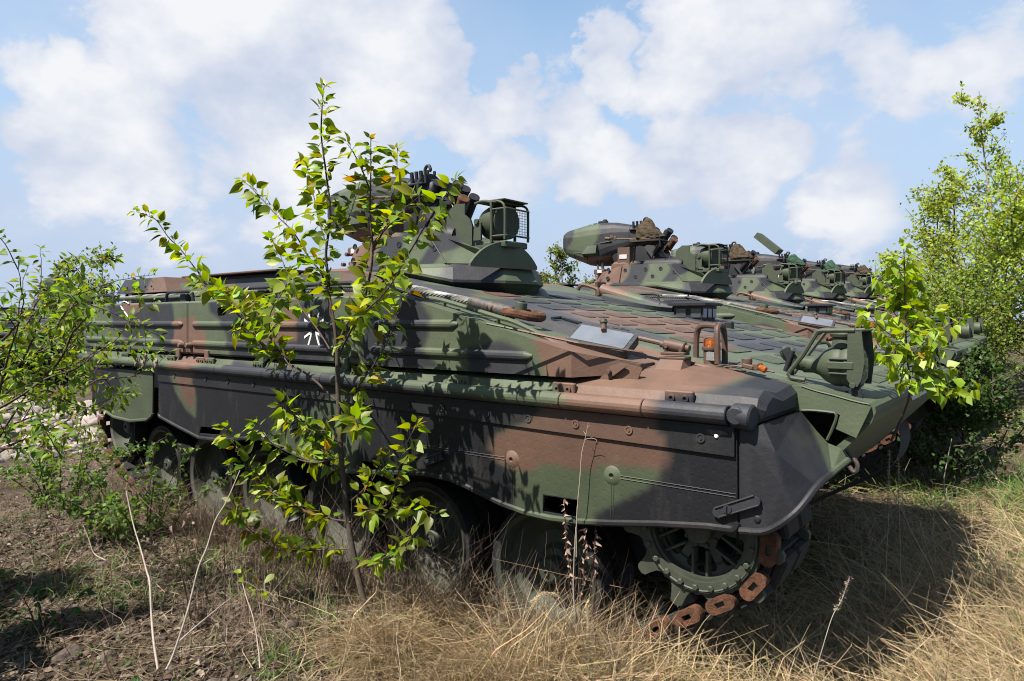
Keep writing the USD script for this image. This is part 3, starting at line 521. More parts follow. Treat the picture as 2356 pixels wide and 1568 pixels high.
P('inner_gear', at_s(extr(gear(), 2.93, 2.955)), 'wheel_paint', spr); P('drum', lathe([(.15, 0), (.15, .34)], SC + [0, .03, 0], [0, 1, 0], 24), 'wheel_paint', spr)
for i, x in enumerate([-1.95, -2.76, -3.56, -4.36, -5.16, -5.96, -6.78]):
    idl = i == 6; c = np.array([x, 2.68, .365 if not idl else .60]); R_ = .33 if not idl else .28
    disc = lathe([(.10, .10), (.12, .135), (.18, .14), (R_ - .065, .09), (R_ - .055, .0), (R_ - .035, -.012), (R_ - .03, .0), (R_ - .03, .10), (R_ - .05, .12), (.18, .16), (.10, .16), (.10, .10)], c, [0, 1, 0], 40)
    wpart = P('road_wheel' if not idl else 'idler_wheel', join(disc, lathe([(.10, .2), (R_ - .05, .2), (R_ - .03, .17), (R_ - .03, .30), (.10, .30)], c, [0, 1, 0], 32)), 'wheel_paint')
    for y0, y1 in ((0., .105), (.17, .30)): P('tyre', lathe([(R_ - .034, y0), (R_ - .004, y0 - .004), (R_, y0 + .008), (R_, y1 - .008), (R_ - .004, y1), (R_ - .034, y1)], c, [0, 1, 0], 40), 'rubber', wpart)
    P('hub', lathe([(.001, .075), (.045, .075), (.06, .062), (.066, .03), (.068, 0), (.105, -.008), (.112, -.03), (.112, -.04)], c + [0, .10, 0], [0, -1, 0], 28), 'wheel_paint', wpart)
    for k in range(8):
        a = k * math.pi / 4 + .3; P('bolt', lathe([(.012, 0), (.012, .012), (.001, .012)], c + [.088 * math.cos(a), .108, .088 * math.sin(a)], [0, -1, 0], 6), 'wheel_paint', wpart, smooth=20)
    P('filler_plug', lathe([(.016, 0), (.016, .014), (.009, .015), (.008, .004), (.001, .004)], c + [.0, .027, .0], [0, -1, 0], 10), 'wheel_paint', wpart)
    if not idl: P('swing_arm', hull(np.vstack([np.array(c + [0, .32, 0]) + np.array([[.05 * math.cos(a), b_, .05 * math.sin(a)] for a in np.arange(8) * math.pi / 4 for b_ in (0, .09)]), np.array(c + [.36, .32, .12]) + np.array([[.07 * math.cos(a), b_, .07 * math.sin(a)] for a in np.arange(8) * math.pi / 4 for b_ in (0, .09)])])), 'dark_paint')
path = [SC[[0, 2]] + .285 * np.array([math.cos(a), math.sin(a)]) for a in np.linspace(math.radians(95), math.radians(-50), 18)] + [np.array([-1.75, .03]), np.array([-1.95, .018])] + [np.array([x, .018]) for x in (-3, -4, -5, -5.96)] + [np.array([-6.2, .04])] + [np.array([-6.78, .60]) + .295 * np.array([math.cos(a), math.sin(a)]) for a in np.linspace(math.radians(-115), math.radians(-265), 14)] + [np.array([-5.5, .90]), np.array([-3.5, .93]), np.array([-2, .98])]
path = np.array(path + [path[0]]); L_ = np.r_[0, np.cumsum(np.linalg.norm(np.diff(path, axis=0), axis=1))]; nl = int(round(L_[-1] / .164)); step = L_[-1] / nl
trk = thing_part = free(ifv + '/track'); UsdGeom.Xform.Define(stage, trk)
off = None
def tp(s): s = s % L_[-1]; return np.array([np.interp(s, L_, path[:, 0]), 0, np.interp(s, L_, path[:, 1])])
kk = 0
phase = .082
# a connector sits midway between two sprocket teeth
cont = []
for k in range(nl):
    s = phase + k * step; c = tp(s); d_ = nrm(tp(s + .03) - tp(s - .03)); n_ = np.array([-d_[2], 0, d_[0]]) * -1
    out = n_ if (n_ @ (c - np.array([-4, 0, .5]))) > 0 else -n_
    if (out @ (c - np.array([SC[0], 0, SC[2]])) < 0 and c[0] > -1.5): out = -out
    ax = [d_, [0, 1, 0], np.cross(d_, [0, 1, 0])]
    c2 = c + np.array([0, 2.80, 0])
    body = join(rbox(c2, [.125, .34, .035], .006, ax), rbox(c2 + out * .035 + [0, -.085, 0], [.115, .15, .045], .012, ax), rbox(c2 + out * .035 + [0, .085, 0], [.115, .15, .045], .012, ax))
    lk = P('track_link', body, 'rubber', trk)
    P('guide_horn', hull([c2 - out * .017 + d_ * a + np.array([0, b_, 0]) for a in (-.04, .04) for b_ in (-.02, .02)] + [c2 - out * .085 + d_ * a for a in (-.015, .015)]), 'flaked_paint', lk)
    s2 = s + step / 2; c = tp(s2); d_ = nrm(tp(s2 + .03) - tp(s2 - .03)); zz = np.cross(d_, [0, 1, 0]); slot = Polygon([(-.021, -.010), (.021, -.010), (.021, .010), (-.021, .010)])
    shape = LineString([(-.034, 0), (.034, 0)]).buffer(.030, 6)
    for y0, y1 in ((2.585, 2.64), (2.955, 3.01)):
        pl = plate(shape.difference(slot), c + [0, y0 if True else 0, 0], d_, -zz, 1.0)
        v = pl[0]; nrm_ = np.cross(nrm(d_), nrm(-zz)); h = (v - (c + [0, y0, 0])) @ nrm_; v = v - np.outer(h, nrm_); v[:, 1] = np.where(h > .5, y1, y0); f = pl[1] if nrm_[1] > 0 else pl[1][:, ::-1]
        P('end_connector', (v, f), 'rust', lk)
    if kk < 0: break
P('track', mir((lambda p: (np.vstack([np.stack([p[:, 0], np.full(len(p), a), p[:, 1]], 1) for a in (2.6, 3.0)]), np.array([[i, i + 1, len(p) + i + 1] for i in range(len(p) - 1)] + [[i, len(p) + i + 1, len(p) + i] for i in range(len(p) - 1)])))(path)), 'rubber')
# beacon, mirror, bow lamp
B0 = A(*Q(10, 230, 500), 2.95); bc = thing_part = P('beacon_base', lathe([(.001, .075), (.040, .075), (.042, .070), (.040, .060), (.034, .058), (.033, .0), (.038, -.015), (.001, -.015)], B0 - [0, 0, .012], [0, 0, 1], 20), 'brown_paint')
P('beacon_lens', lathe([(.027, .062), (.026, .10), (.023, .108), (.001, .110)], B0 - [0, 0, .012], [0, 0, 1], 24), 'amber', bc)
P('lens_clip', tube([B0 + q for q in ([-.031, -.006, .055], [-.029, -.006, .095], [-.018, -.004, .104], [.018, .004, .104], [.029, .006, .095], [.031, .006, .055])], .004, 6), 'brown_paint', bc)
P('beacon_label', plate(Polygon([(-.022, -.019), (.022, -.019), (.022, .019), (-.022, .019)]), B0 + [.012, -.036, .022], nrm([.95, -.3, 0]), [0, 0, 1], .003), 'metal_label', bc)
cg = P('beacon_guard', tube([B0 + q for q in ([.052, -.055, -.01], [.050, -.055, .10], [.046, -.045, .145], [.040, .0, .16], [.036, .045, .150], [.034, .07, .10], [.034, .075, -.015])], .0135, 9, 4), 'brown_paint')
P('guard_arch', tube([B0 + q for q in ([-.085, .03, -.01], [-.083, .03, .09], [-.070, .022, .140], [-.03, .0, .158], [.042, -.035, .155])], .0135, 9, 4), 'brown_paint', cg)
P('guard_hoop', tube([B0 + np.array([.095 * math.cos(a) - .012, .085 * math.sin(a), -.022 - .014 * math.cos(a)]) for a in np.linspace(0, 2 * math.pi, 28)], .012, 8, cap=False), 'brown_paint', cg)
P('guard_foot', tube([B0 + [.088, .0, -.03], B0 + [.10, -.02, -.09]], .014, 8), 'brown_paint', cg); P('guard_foot', tube([B0 + [-.03, .07, -.03], B0 + [-.03, .09, -.10]], .013, 8), 'brown_paint', cg)
P('bracket', rbox(B0 + [.11, -.02, -.04], [.10, .04, .012], .003), 'brown_paint', cg)
ti = AG(*Q(10, 690, 570), .03); tl = P('turn_signal', join(rbox(ti, [.05, .05, .02], .004, [GD, [0, 1, 0], GN]), rbox(ti + [.03, .01, .0], [.03, .06, .03], .004), tube([ti + [-.13, .02, -.01], ti + [-.05, -.01, .0], ti + [.1, .02, -.02]], .005, 6), rbox(ti + [-.08, .05, .012], [.04, .03, .006], .002)), 'brown_paint')
P('signal_socket', cyl(ti - [.01, .0, -.005], ti + [-.01, .0, .035], .022), 'brown_paint', tl); P('signal_lens', cyl(ti + [.045, -.01, .0], ti + [.075, -.015, -.012], .013, .014), 'amber', tl)
mc = A(1385, 777, 2.74); e1 = nrm(A(1455, 792, 2.76) - A(1318, 765, 2.72)); e2 = nrm(np.array([.05, .80, .42])); e2 = nrm(e2 - e1 * (e1 @ e2)); e3 = np.cross(e1, e2); e3 = e3 if e3[2] > 0 else -e3
mp = rounded([(-.155, -.085), (.155, -.085), (.155, .085), (-.155, .085)], .03)
mr = P('mirror', plate(mp, mc - np.cross(e1, e2) * .040, e1, e2, .045), 'worn_rubber', smooth=50); P('mirror_glass', plate(mp.buffer(-.020), mc + np.cross(e1, e2) * .0052, e1, e2, .003), 'mirror_glass', mr)
P('mirror_arm', tube([mc + np.cross(e1, e2) * .02 + e2 * .03 - e1 * .005, A(*Q(3, 470, 830), 2.80), A(*Q(3, 490, 868), 2.80), A(*Q(3, 570, 890), 2.81), A(*Q(3, 870, 958), 2.83)], .0115, 8, 3), 'brown_paint', mr)
P('ball_joint', lathe([(.001, .018), (.014, .014), (.019, 0), (.014, -.014), (.001, -.018)], A(*Q(3, 470, 812), 2.80), [0, 0, 1], 14), 'green_paint', mr)
j0, j1 = A(*Q(3, 872, 962), 2.83), A(*Q(3, 1010, 985), 2.83)
ms = P('mirror_joint', join(cyl(j0, j1, .026, .026, 16), cyl(j1, j1 + nrm(j1 - j0) * .02, .016), cyl(j0 - nrm(j1 - j0) * .02, j0, .016)), 'brown_paint'); jm = (j0 + j1) / 2
P('bolt', cyl(jm + [-.03, -.022, .0], jm + [-.03, -.033, .0], .010), 'brown_paint', ms); P('clamp', join(rbox(jm + [.0, .0, -.032], [.115, .06, .014], .003), rbox(jm + [.0, .0, -.052], [.125, .07, .012], .003)), 'brown_paint', ms)
for d_ in (-.035, .035): P('bolt', cyl(jm + [d_, -.02, -.03], jm + [d_, -.02, -.012], .008, n=6), 'brown_paint', ms)
pb = A(*Q(3, 868, 1180), 2.70); pt = jm - [0, 0, .058]
P('pedestal', hull([pb + q for q in ([-.065, -.0, 0], [.065, -.0, 0], [.065, .12, .03], [-.065, .12, .03])] + [pt + q for q in ([-.055, -.035, 0], [.055, -.035, 0], [.055, .05, 0], [-.055, .05, 0])]), smooth=20, edge=.04)
# bow lamp in its guard
L0 = np.array([-.672, 3.0, 1.30])
q9 = lambda x, y, yy: A(*Q(9, x, y), yy)
x0, x1 = q9(738, 400, 3.0)[0], q9(868, 400, 3.0)[0]; zt, zb = q9(800, 160, 3.0)[2], q9(800, 660, 3.0)[2]
gd = P('lamp_guard', join(extr(Polygon([(x0, zb + .03), (x0 + .02, zb), (x1 - .015, zb), (x1, zb + .03), (x1 + .012, zt - .12), (x1, zt), (x0 + .004, zt)]), 3.0, 3.008), extr(Polygon([(x0, zb + .0), (x1, zb + .0), (x1 + .012, zt - .12), (x1, zt), (x0, zt)]), 3.182, 3.19), box(x0, x1, 3.0, 3.19, zt - .006, zt + .002, .002)), 'green_paint')
P('guard_bar', tube([[x0 + .03, 3.004, zt], [x0 - .09, 3.004, zt - .002]] + [q9(*p, 3.004) for p in ((480, 170), (350, 380), (240, 520), (225, 550), (250, 580), (370, 600))], .0105, 8), 'green_paint', gd)
P('guard_bar', tube([[x0 + .03, 3.186, zt], [x0 - .12, 3.186, zt - .005], [x0 - .26, 3.186, zt - .20]], .008, 6), 'green_paint', gd)
P('bolt', cyl(q9(793, 648, 2.999), q9(793, 648, 2.999) - [0, .012, 0], .012), 'green_paint', gd); P('guard_foot', extr(Polygon([(x0 + .01, zb + .02), (x1 - .01, zb + .02), (x1 + .005, zb - .055), (x0 + .015, zb - .05)]), 3.01, 3.02), 'dark_paint', gd)
lc = np.array([x0 + .01, 3.095, (q9(640, 300, 3.095)[2] + q9(640, 640, 3.095)[2]) / 2])
lp = P('bow_lamp', lathe([(.001, .03), (.082, .03), (.090, .02), (.092, -.02), (.084, -.04), (.088, -.05), (.086, -.075), (.068, -.11), (.045, -.135), (.036, -.16), (.036, -.20), (.001, -.20)], lc, [1, 0, 0], 28), 'green_paint')
P('lamp_lens', lathe([(.078, .031), (.05, .045), (.001, .05)], lc, [1, 0, 0], 24), 'lens', lp); P('lamp_cap', join(cyl(lc + [-.04, 0, .07], lc + [-.04, 0, .135], .050, .042, 18), lathe([(.052, 0), (.056, .012), (.052, .022), (.001, .024)], lc + [-.04, 0, .120], [0, 0, 1], 18)), 'green_paint', lp)
P('lamp_clip', join(rbox(lc + [-.035, -.092, .005], [.10, .012, .03], .003), rbox(lc + [-.035, -.087, .032], [.09, .014, .007], .002), rbox(lc + [-.035, -.086, -.028], [.09, .014, .007], .002)), 'green_paint', lp)
nk = lc + [-.20, 0, 0]
P('lamp_neck', join(tube([lc + [-.17, 0, 0], nk + [-.02, -.01, .01], nk + [-.06, -.02, .045]], .034, 14, 3), lathe([(.001, -.035), (.02, -.032), (.032, -.015), (.034, .01), (.022, .028), (.001, .03)], nk + [-.06, -.015, .045], [1, 0, -.6], 18)), 'green_paint', lp)
P('neck_clamp', join(rbox(nk + [-.045, -.045, .03], [.035, .03, .09], .005, [nrm([1, 0, .6]), [0, 1, 0], nrm([-.6, 0, 1])]), cyl(nk + [-.03, -.06, .06], nk + [-.06, -.06, -.03], .011)), 'dark_paint', lp)
P('lamp_cable', tube([nk + [-.05, .0, .0], nk + [-.03, -.03, -.09], nk + [.06, -.02, -.13], lc + [-.02, -.02, -.11]], .008, 6, 4), 'dark_paint', lp)
P('cable_gland', join(lathe([(.001, 0), (.048, 0), (.052, .01), (.048, .025), (.03, .028), (.028, .01), (.001, .01)], lc + [-.10, -.06, -.135], nrm([.5, -.3, .9]), 18)), 'green_paint', lp)
P('cable_conduit', tube([AG(*Q(9, 480, 262), .06), AG(*Q(9, 570, 275), .06), AG(*Q(9, 595, 320), .03), AG(*Q(9, 590, 350), .0)], .010, 7, 3), 'green_paint')
# far bow lamp
v_ = np.array([1., 1, 1])
P('bow_lamp', mir(join(lathe([(.001, .03), (.09, .02), (.09, -.05), (.045, -.135), (.036, -.20), (.001, -.20)], lc, [1, 0, 0], 18), extr(Polygon([(x0, zb), (x1, zb), (x1 + .012, zt - .12), (x1, zt), (x0, zt)]), 3.0, 3.008))), 'green_paint')
# exhaust pipe and driver's periscopes on the far part of the deck
t0, t1 = A(1384, 668, 5.1), A(1522, 710, 5.1)
tb = P('deck_pipe', cyl(t0, t1, .058, .058, 18), edge=.05, cf=lambda v: over(over(np.tile(BROWN, (len(v), 1)), GREEN, ss(v[:, 0], -2.85, -2.80)), BLACK, ss(v[:, 0], -2.70, -2.66)))
P('pipe_muzzle', lathe([(.05, 0), (.062, 0), (.064, .11), (.05, .11), (.048, .02), (.001, .02)], t1, t1 - t0, 20), 'dark_paint', tb); P('pipe_clamp', rbox(t0 + [-.01, 0, 0], [.03, .15, .15], .008), 'brown_paint', tb); P('pipe_clamp', rbox(t0 + [.0, 0, -.09], [.08, .05, .08], .008), 'brown_paint', tb)
P('grab_handle', tube([A(1330, 668, 4.95), A(1334, 660, 4.95), A(1345, 656, 4.95), A(1368, 663, 4.95), A(1376, 668, 4.95), A(1377, 680, 4.95)], .016, 8, 3), 'brown_paint')
pc = A(1600, 738, 5.0); pz_ = zg(pc[0]); per = P('periscope_block', hull([[pc[0] + a, 5.0 + b_, z_] for a, b_, z_ in ((-.12, -.12, pz_ - .05), (.10, -.12, pz_ - .05), (.10, .12, pz_ - .05), (-.12, .12, pz_ - .05), (-.12, -.13, pz_ + .09), (.12, -.13, pz_ + .09), (.12, .13, pz_ + .09), (-.12, .13, pz_ + .09))]), 'dark_paint')
P('periscope_hood', hull([[pc[0] + a, 5.0 + b_, z_] for a in (-.15, .15) for b_ in (-.17, .17) for z_ in (pz_ + .092, pz_ + .11)] + [[pc[0] + a, 5.0 + b_, pz_ + .125] for a in (-.11, .09) for b_ in (-.12, .12)]), 'dark_paint', per)
for b_ in (-.09, .0, .09): P('periscope_glass', box(pc[0] + .11, pc[0] + .118, 5.0 + b_ - .035, 5.0 + b_ + .035, pz_ - .0, pz_ + .07, .002), 'lens', per)
for d_ in (-.06, .06): P('periscope_glass', box(pc[0] + d_ - .04, pc[0] + d_ + .04, 4.868, 4.876, pz_ - .0, pz_ + .07, .002), 'lens', per)
hc = np.array([-2.7, 5.0, zg(-2.7) + .02]); P('driver_hatch', join(plate(Point(0, 0).buffer(.29, 20), hc - GN * .02, -GD, [0, 1, 0], .035)), edge=.1)
# roof: vent cover, hatches
P('vent_cover', hull([[x, y_, z_] for x, y_, z_ in ((-7.22, 2.80, 1.845), (-6.15, 2.80, 1.845), (-7.18, 2.86, 1.985), (-6.35, 2.86, 1.985), (-7.22, 3.7, 1.845), (-6.15, 3.7, 1.845), (-7.18, 3.6, 1.985), (-6.35, 3.6, 1.985))]), edge=.06, cf=lambda v: over(np.tile(BLACK * .9, (len(v), 1)), BROWN * .8, ss(v[:, 0], -6.62, -6.56)))
for i in range(6): P('bolt', cyl([-7.1 + .13 * i, 2.80, 1.90], [-7.1 + .13 * i, 2.79, 1.90], .010), 'dark_paint')
P('roof_edge', box(-6.1, -4.7, 2.98, 3.2, 1.90, 1.965, .01), 'dark_paint'); P('roof_edge', box(-6.1, -4.6, 2.90, 3.22, 1.966, 1.982, .004), 'brown_paint'); P('roof_hatch', box(-6.0, -5.25, 3.2, 4.05, 1.932, 1.985, .015), edge=.1); P('roof_hatch', box(-6.0, -5.25, 4.2, 5.05, 1.932, 1.985, .015), edge=.1)
for x in (-6.9, -6.5): P('roof_vent', box(x, x + .3, 4.0, 5.0, 1.932, 1.97, .01), 'dark_paint')
# ---------------- turret
TC = np.array([-4.02, 4.2])
def tp2(r): return [np.array(q) for q in r]
ring0 = [(-4.95, 3.75), (-4.55, 3.30), (-3.55, 3.20), (-3.18, 3.33), (-2.96, 3.62), (-2.90, 3.90), (-3.02, 4.14), (-3.30, 4.50), (-3.70, 4.86), (-4.5, 5.05), (-4.95, 4.7)]
def lv(r, z_, k): c = np.array([-4.0, 4.2]); return [np.array([*(c + (np.array(q) - c) * k), z_ if np.ndim(z_) == 0 else z_[i]]) for i, q in enumerate(r)]
bz = [max(zg(q[0]) + .02, 1.835) for q in ring0]
tr = P('turret', loft([lv(ring0, [b_ - .05 for b_ in bz], .90), lv(ring0, bz, .97), lv(ring0, [b_ + .012 for b_ in bz], 1.0), lv(ring0, [b_ + .03 for b_ in bz], 1.0), lv(ring0, [max(1.955, b_ + .05) for b_ in bz], .945), lv(ring0, [1.985] * 11, .91)]), smooth=20, edge=.05, cf=lambda v: over(over(over(np.tile(GREEN, (len(v), 1)), BLACK, ss(v[:, 0], -3.30, -3.25) * (1 - ss(v[:, 0] + .3 * (v[:, 1] - 3.7), -3.05, -3.0))), BLACK, ss(-v[:, 0], 3.75, 3.8) * (1 - ss(-v[:, 0], 4.2, 4.25))), BROWN, ss(-v[:, 0], 4.2, 4.25)))
body0 = [(-4.75, 3.72), (-4.42, 3.42), (-4.15, 3.38), (-3.27, 3.38), (-3.08, 3.60), (-3.02, 3.90), (-3.22, 4.25), (-3.55, 4.75), (-4.45, 4.92), (-4.75, 4.6)]
body1 = [(-4.70, 3.76), (-4.38, 3.46), (-4.13, 3.42), (-3.50, 3.42), (-3.36, 3.62), (-3.30, 3.90), (-3.40, 4.22), (-3.62, 4.66), (-4.43, 4.84), (-4.70, 4.56)]
zt1 = [2.14, 2.16, 2.215, 2.205, 2.20, 2.20, 2.2, 2.2, 2.18, 2.14]
P('turret_body', loft([[np.array([*q, 1.984]) for q in body0], [np.array([*q, z_]) for q, z_ in zip(body1, zt1)], [np.array([*(np.array([-4., 4.2]) + (np.array(q) - [-4., 4.2]) * .93), z_ + .012]) for q, z_ in zip(body1, zt1)]]), up=tr, smooth=14, edge=.04)
for x, z_ in ((-4.08, 2.15), (-3.93, 2.06), (-3.80, 2.15), (-3.70, 2.06), (-3.60, 2.15), (-3.42, 2.10), (-4.33, 2.17), (-4.33, 2.06)):
    yy = 3.38 + (z_ - 1.984) * .17 + (.0 if x > -4.2 else .012); P('bolt', lathe([(.024, 0), (.024, .005), (.017, .005), (.017, .001), (.001, .001)], [x, yy, z_], [0, -1, .1], 14), 'dark_paint', tr)
for x, z_ in ((-4.55, 2.13), (-4.5, 2.05), (-4.6, 2.05)): P('bolt', cyl([x, 3.535, z_], [x, 3.50, z_], .016), 'brown_paint', tr)
P('turret_seam', tube([[-3.29, 3.376, 1.985], [-3.505, 3.414, 2.21]], .005, 5), 'dark_paint', tr); P('turret_seam', tube([[-4.15, 3.376, 1.985], [-4.13, 3.416, 2.21]], .005, 5), 'dark_paint', tr)
ar = [(math.cos(a) * .36, max(0, math.sin(a) * .40 - .22)) for a in np.linspace(math.pi, 0, 30)]; ar = [p for p in ar if p[1] > 0]; ar = [(ar[0][0], 0)] + ar + [(ar[-1][0], 0)]
P('mantlet_disc', plate(Polygon(ar), [-3.02, 3.66, 1.955], nrm([.24, .97, 0]), [.06, 0, 1], .03), up=tr, edge=.05)
P('lamp_step', hull([[-3.06, 3.62, 1.99], [-3.06, 3.92, 1.99], [-3.16, 3.56, 2.09], [-3.16, 3.95, 2.09], [-3.45, 3.5, 2.19], [-3.45, 4.1, 2.19]]), up=tr, edge=.05)
# searchlight drum in its cage
dc = np.array([-3.12, 3.74, 2.285])
sh = P('searchlight', lathe([(.001, -.13), (.07, -.125), (.105, -.10), (.122, -.05), (.125, .0), (.125, .085), (.118, .09), (.001, .092)], dc, nrm([1, -.12, 0]), 28), 'green_paint', tr)
shp = Polygon([(-.05, -.16), (.20, -.16), (.20, -.02), (.17, .03), (.13, .06), (.13, .14), (.03, .145), (-.05, .08)])
P('searchlight_shield', plate(shp, dc + [-.32, -.14, .0], [1, 0, 0], [0, 0, 1], .012), 'green_paint', tr); P('searchlight_arm', join(hull(np.array([[-.02, 0, -.15], [.05, 0, -.15], [.05, 0, -.03], [.02, 0, .0], [-.01, 0, -.02], [-.02, .015, -.15], [.05, .015, -.15], [.05, .015, -.03], [.02, .015, 0], [-.01, .015, -.02]]) + dc + [-.09, -.15, .02]), cyl(dc + [-.075, -.15, .0], dc + [-.075, -.165, .0], .02)), 'green_paint', tr)
for yy in (-.14, .12): P('cage_bar', tube([dc + q for q in ([-.10, yy, .13], [-.04, yy, .14], [.03, yy, .13], [.05, yy, .10], [.05, yy, -.15])], .011, 8, 3), 'green_paint', tr)
for yy in (-.14, .12): P('cage_bar', tube([dc + q for q in ([.10, yy, .13], [.15, yy, .11], [.17, yy, .06], [.17, yy, -.14])], .009, 8, 3), 'green_paint', tr)
for zz in (.075, -.11): P('cage_bar', tube([dc + q for q in ([.05, -.14, zz], [.18, -.14, zz], [.18, .12, zz])], .007, 6), 'green_paint', tr)
P('cage_bar', tube([dc + q for q in ([.05, -.14, .13], [.12, -.14, .125], [.12, .12, .125], [.05, .12, .13])], .009, 6), 'green_paint', tr)
P('cage_top', join(box(dc[0] - .10, dc[0] + .17, dc[1] - .145, dc[1] + .125, dc[2] + .132, dc[2] + .142, .003), box(dc[0] + .045, dc[0] + .06, dc[1] - .15, dc[1] - .135, dc[2] - .16, dc[2] + .13, .004)), 'green_paint', tr)
P('cage_mesh', join(*[tube([dc + [.18, -.14 + .26 * i / 14, -.11], dc + [.18, -.14 + .26 * i / 14, .075]], .0016, 4) for i in range(15)] + [tube([dc + [.18, -.14, -.11 + .185 * i / 10], dc + [.18, .12, -.11 + .185 * i / 10]], .0016, 4) for i in range(11)]), 'green_paint', tr)
P('searchlight_foot', join(box(dc[0] - .12, dc[0] + .17, dc[1] - .13, dc[1] + .12, dc[2] - .19, dc[2] - .145, .008), box(dc[0] - .04, dc[0] + .08, dc[1] - .08, dc[1] + .08, dc[2] - .24, dc[2] - .18, .01)), 'green_paint', tr)
# sight hood roll in front, hatch
P('hatch_roll', loft([[np.array([x, 3.62 + .10 * math.cos(a) * s, 2.20 + .095 * math.sin(a) * s]) for a in np.linspace(0, 2 * math.pi, 14, endpoint=False)] for x, s in ((-3.93, .6), (-3.88, 1), (-3.46, 1), (-3.40, .7))]), 'dark_paint', tr, smooth=60)
P('cupola', lathe([(.26, 0), (.26, .05), (.22, .085), (.001, .09)], [-4.22, 3.82, 2.20], [0, 0, 1], 24), up=tr, edge=.06)
hb = P('sight_head', hull(np.array([[a, b_, z_] for a, b_ in ((-.085, -.08), (.085, -.08), (.085, .08), (-.085, .08)) for z_ in (0, .22)]) + [-4.20, 3.66, 2.24]), 'brown_paint', tr); P('sight_window', box(-4.26, -4.15, 3.572, 3.582, 2.31, 2.365, .003), 'plate_white', tr)
P('sight_cap', lathe([(.055, 0), (.055, .04), (.05, .055), (.001, .06)], [-4.36, 3.70, 2.22], [0, 0, 1], 16), 'brown_paint', tr); P('rear_block', box(-4.66, -4.50, 3.60, 3.80, 2.13, 2.20, .01), 'brown_paint', tr); P('rear_label', box(-4.60, -4.53, 3.59, 3.60, 2.145, 2.185, .002), 'plate_white', tr)
P('gun_tray', hull([[-4.05, 3.44, 2.50], [-3.62, 3.46, 2.50], [-3.62, 3.74, 2.50], [-4.05, 3.74, 2.50], [-4.0, 3.46, 2.515], [-3.65, 3.46, 2.52], [-3.65, 3.72, 2.52], [-4.0, 3.72, 2.515]]), 'dark_paint', tr)
for a_, b_ in (([-3.98, 3.5, 2.50], [-4.05, 3.55, 2.25]), ([-3.66, 3.5, 2.50], [-3.85, 3.6, 2.22]), ([-3.66, 3.7, 2.50], [-3.9, 3.7, 2.22]), ([-3.64, 3.46, 2.53], [-3.635, 3.46, 2.42])): P('tray_strut', tube([a_, b_], .009, 6), 'dark_paint', tr)
mg = P('machine_gun', join(tube([[-3.95, 3.60, 2.55], [-4.40, 3.585, 2.585]], .011, 8), rbox([-4.33, 3.59, 2.585], [.04, .03, .05], .006), cyl([-4.40, 3.585, 2.585], [-4.47, 3.583, 2.59], .020, .022)), 'brown_paint', tr)
P('gun_barrel_guard', join(rbox([-4.37, 3.575, 2.60], [.05, .02, .04], .005), rbox([-4.42, 3.60, 2.575], [.02, .05, .03], .005)), 'brown_paint', tr)
# gun pod lying across the top
def podring(x, y0, y1, z0, z1, ch=.3):
    w_, h_ = (y1 - y0) / 2, (z1 - z0) / 2; cy, cz = (y0 + y1) / 2, (z0 + z1) / 2; o = []
    for a in np.linspace(0, 2 * math.pi, 20, endpoint=False) + math.pi / 20:
        c, s = math.cos(a), math.sin(a); e = .55; o.append(np.array([x, cy + w_ * np.sign(c) * abs(c) ** e, cz + h_ * np.sign(s) * abs(s) ** e]))
    return o
ZO = -.065
pod = P('gun_pod', loft([podring(-5.38, 4.0, 4.45, 2.57, 2.80), podring(-5.355, 3.91, 4.54, 2.52, 2.85), podring(-5.30, 3.88, 4.56, 2.48, 2.875), podring(-5.0, 3.86, 4.57, 2.36, 2.93), podring(-4.74, 3.86, 4.56, 2.36, 2.945), podring(-4.58, 3.90, 4.5, 2.44, 2.93), podring(-4.32, 3.96, 4.42, 2.54, 2.875), podring(-4.12, 4.0, 4.36, 2.58, 2.855), podring(-4.08, 4.02, 4.34, 2.60, 2.84)]), smooth=60, edge=.05)
P('pod_band', loft([podring(-4.335, 3.955, 4.425, 2.535, 2.88), podring(-4.325, 3.955, 4.425, 2.535, 2.88)]), 'dark_paint', pod)
P('pod_lip', tube([[-5.31, 3.92, 2.66], [-5.0, 3.868, 2.615], [-4.72, 3.868, 2.635], [-4.56, 3.895, 2.66]], .007, 6), 'green_paint', pod)
P('pod_handle', tube([[-5.12, 3.87, 2.45], [-5.12, 3.83, 2.50], [-5.10, 3.83, 2.52], [-4.98, 3.82, 2.52], [-4.97, 3.83, 2.50], [-4.97, 3.87, 2.46]], .012, 7), 'green_paint', pod)
P('pod_box', hull([[-4.98, 3.80, 2.50], [-4.75, 3.80, 2.50], [-4.98, 3.9, 2.46], [-4.75, 3.9, 2.46], [-4.75, 3.82, 2.61], [-4.9, 3.84, 2.61], [-4.75, 3.9, 2.61]]), 'green_paint', pod); P('pod_strap', box(-4.93, -4.915, 3.855, 3.87, 2.42, 2.49, .003), 'dark_paint', pod)
for x0, dx in ((-5.25, .03), (-5.17, .10), (-5.05, .06), (-4.97, .06)): P('pod_cleat', rbox([x0 + dx / 2, 4.12, zg(-9) * 0 + np.interp(x0, [-5.3, -5.0], [2.855, 2.925]) + .012], [dx, .05, .03], .006), 'dark_paint', pod)
P('pod_sight', join(rbox([-4.82, 4.12, 2.955], [.13, .08, .04], .01), rbox([-4.79, 4.12, 2.975], [.05, .06, .04], .01)), 'dark_paint', pod)
P('pod_cradle', hull([[-4.5, 4.0, 2.2], [-3.95, 4.0, 2.2], [-3.95, 4.45, 2.2], [-4.5, 4.45, 2.2], [-4.6, 3.95, 2.50], [-4.0, 4.02, 2.62], [-4.0, 4.4, 2.62], [-4.6, 4.5, 2.5]]), 'dark_paint', tr)
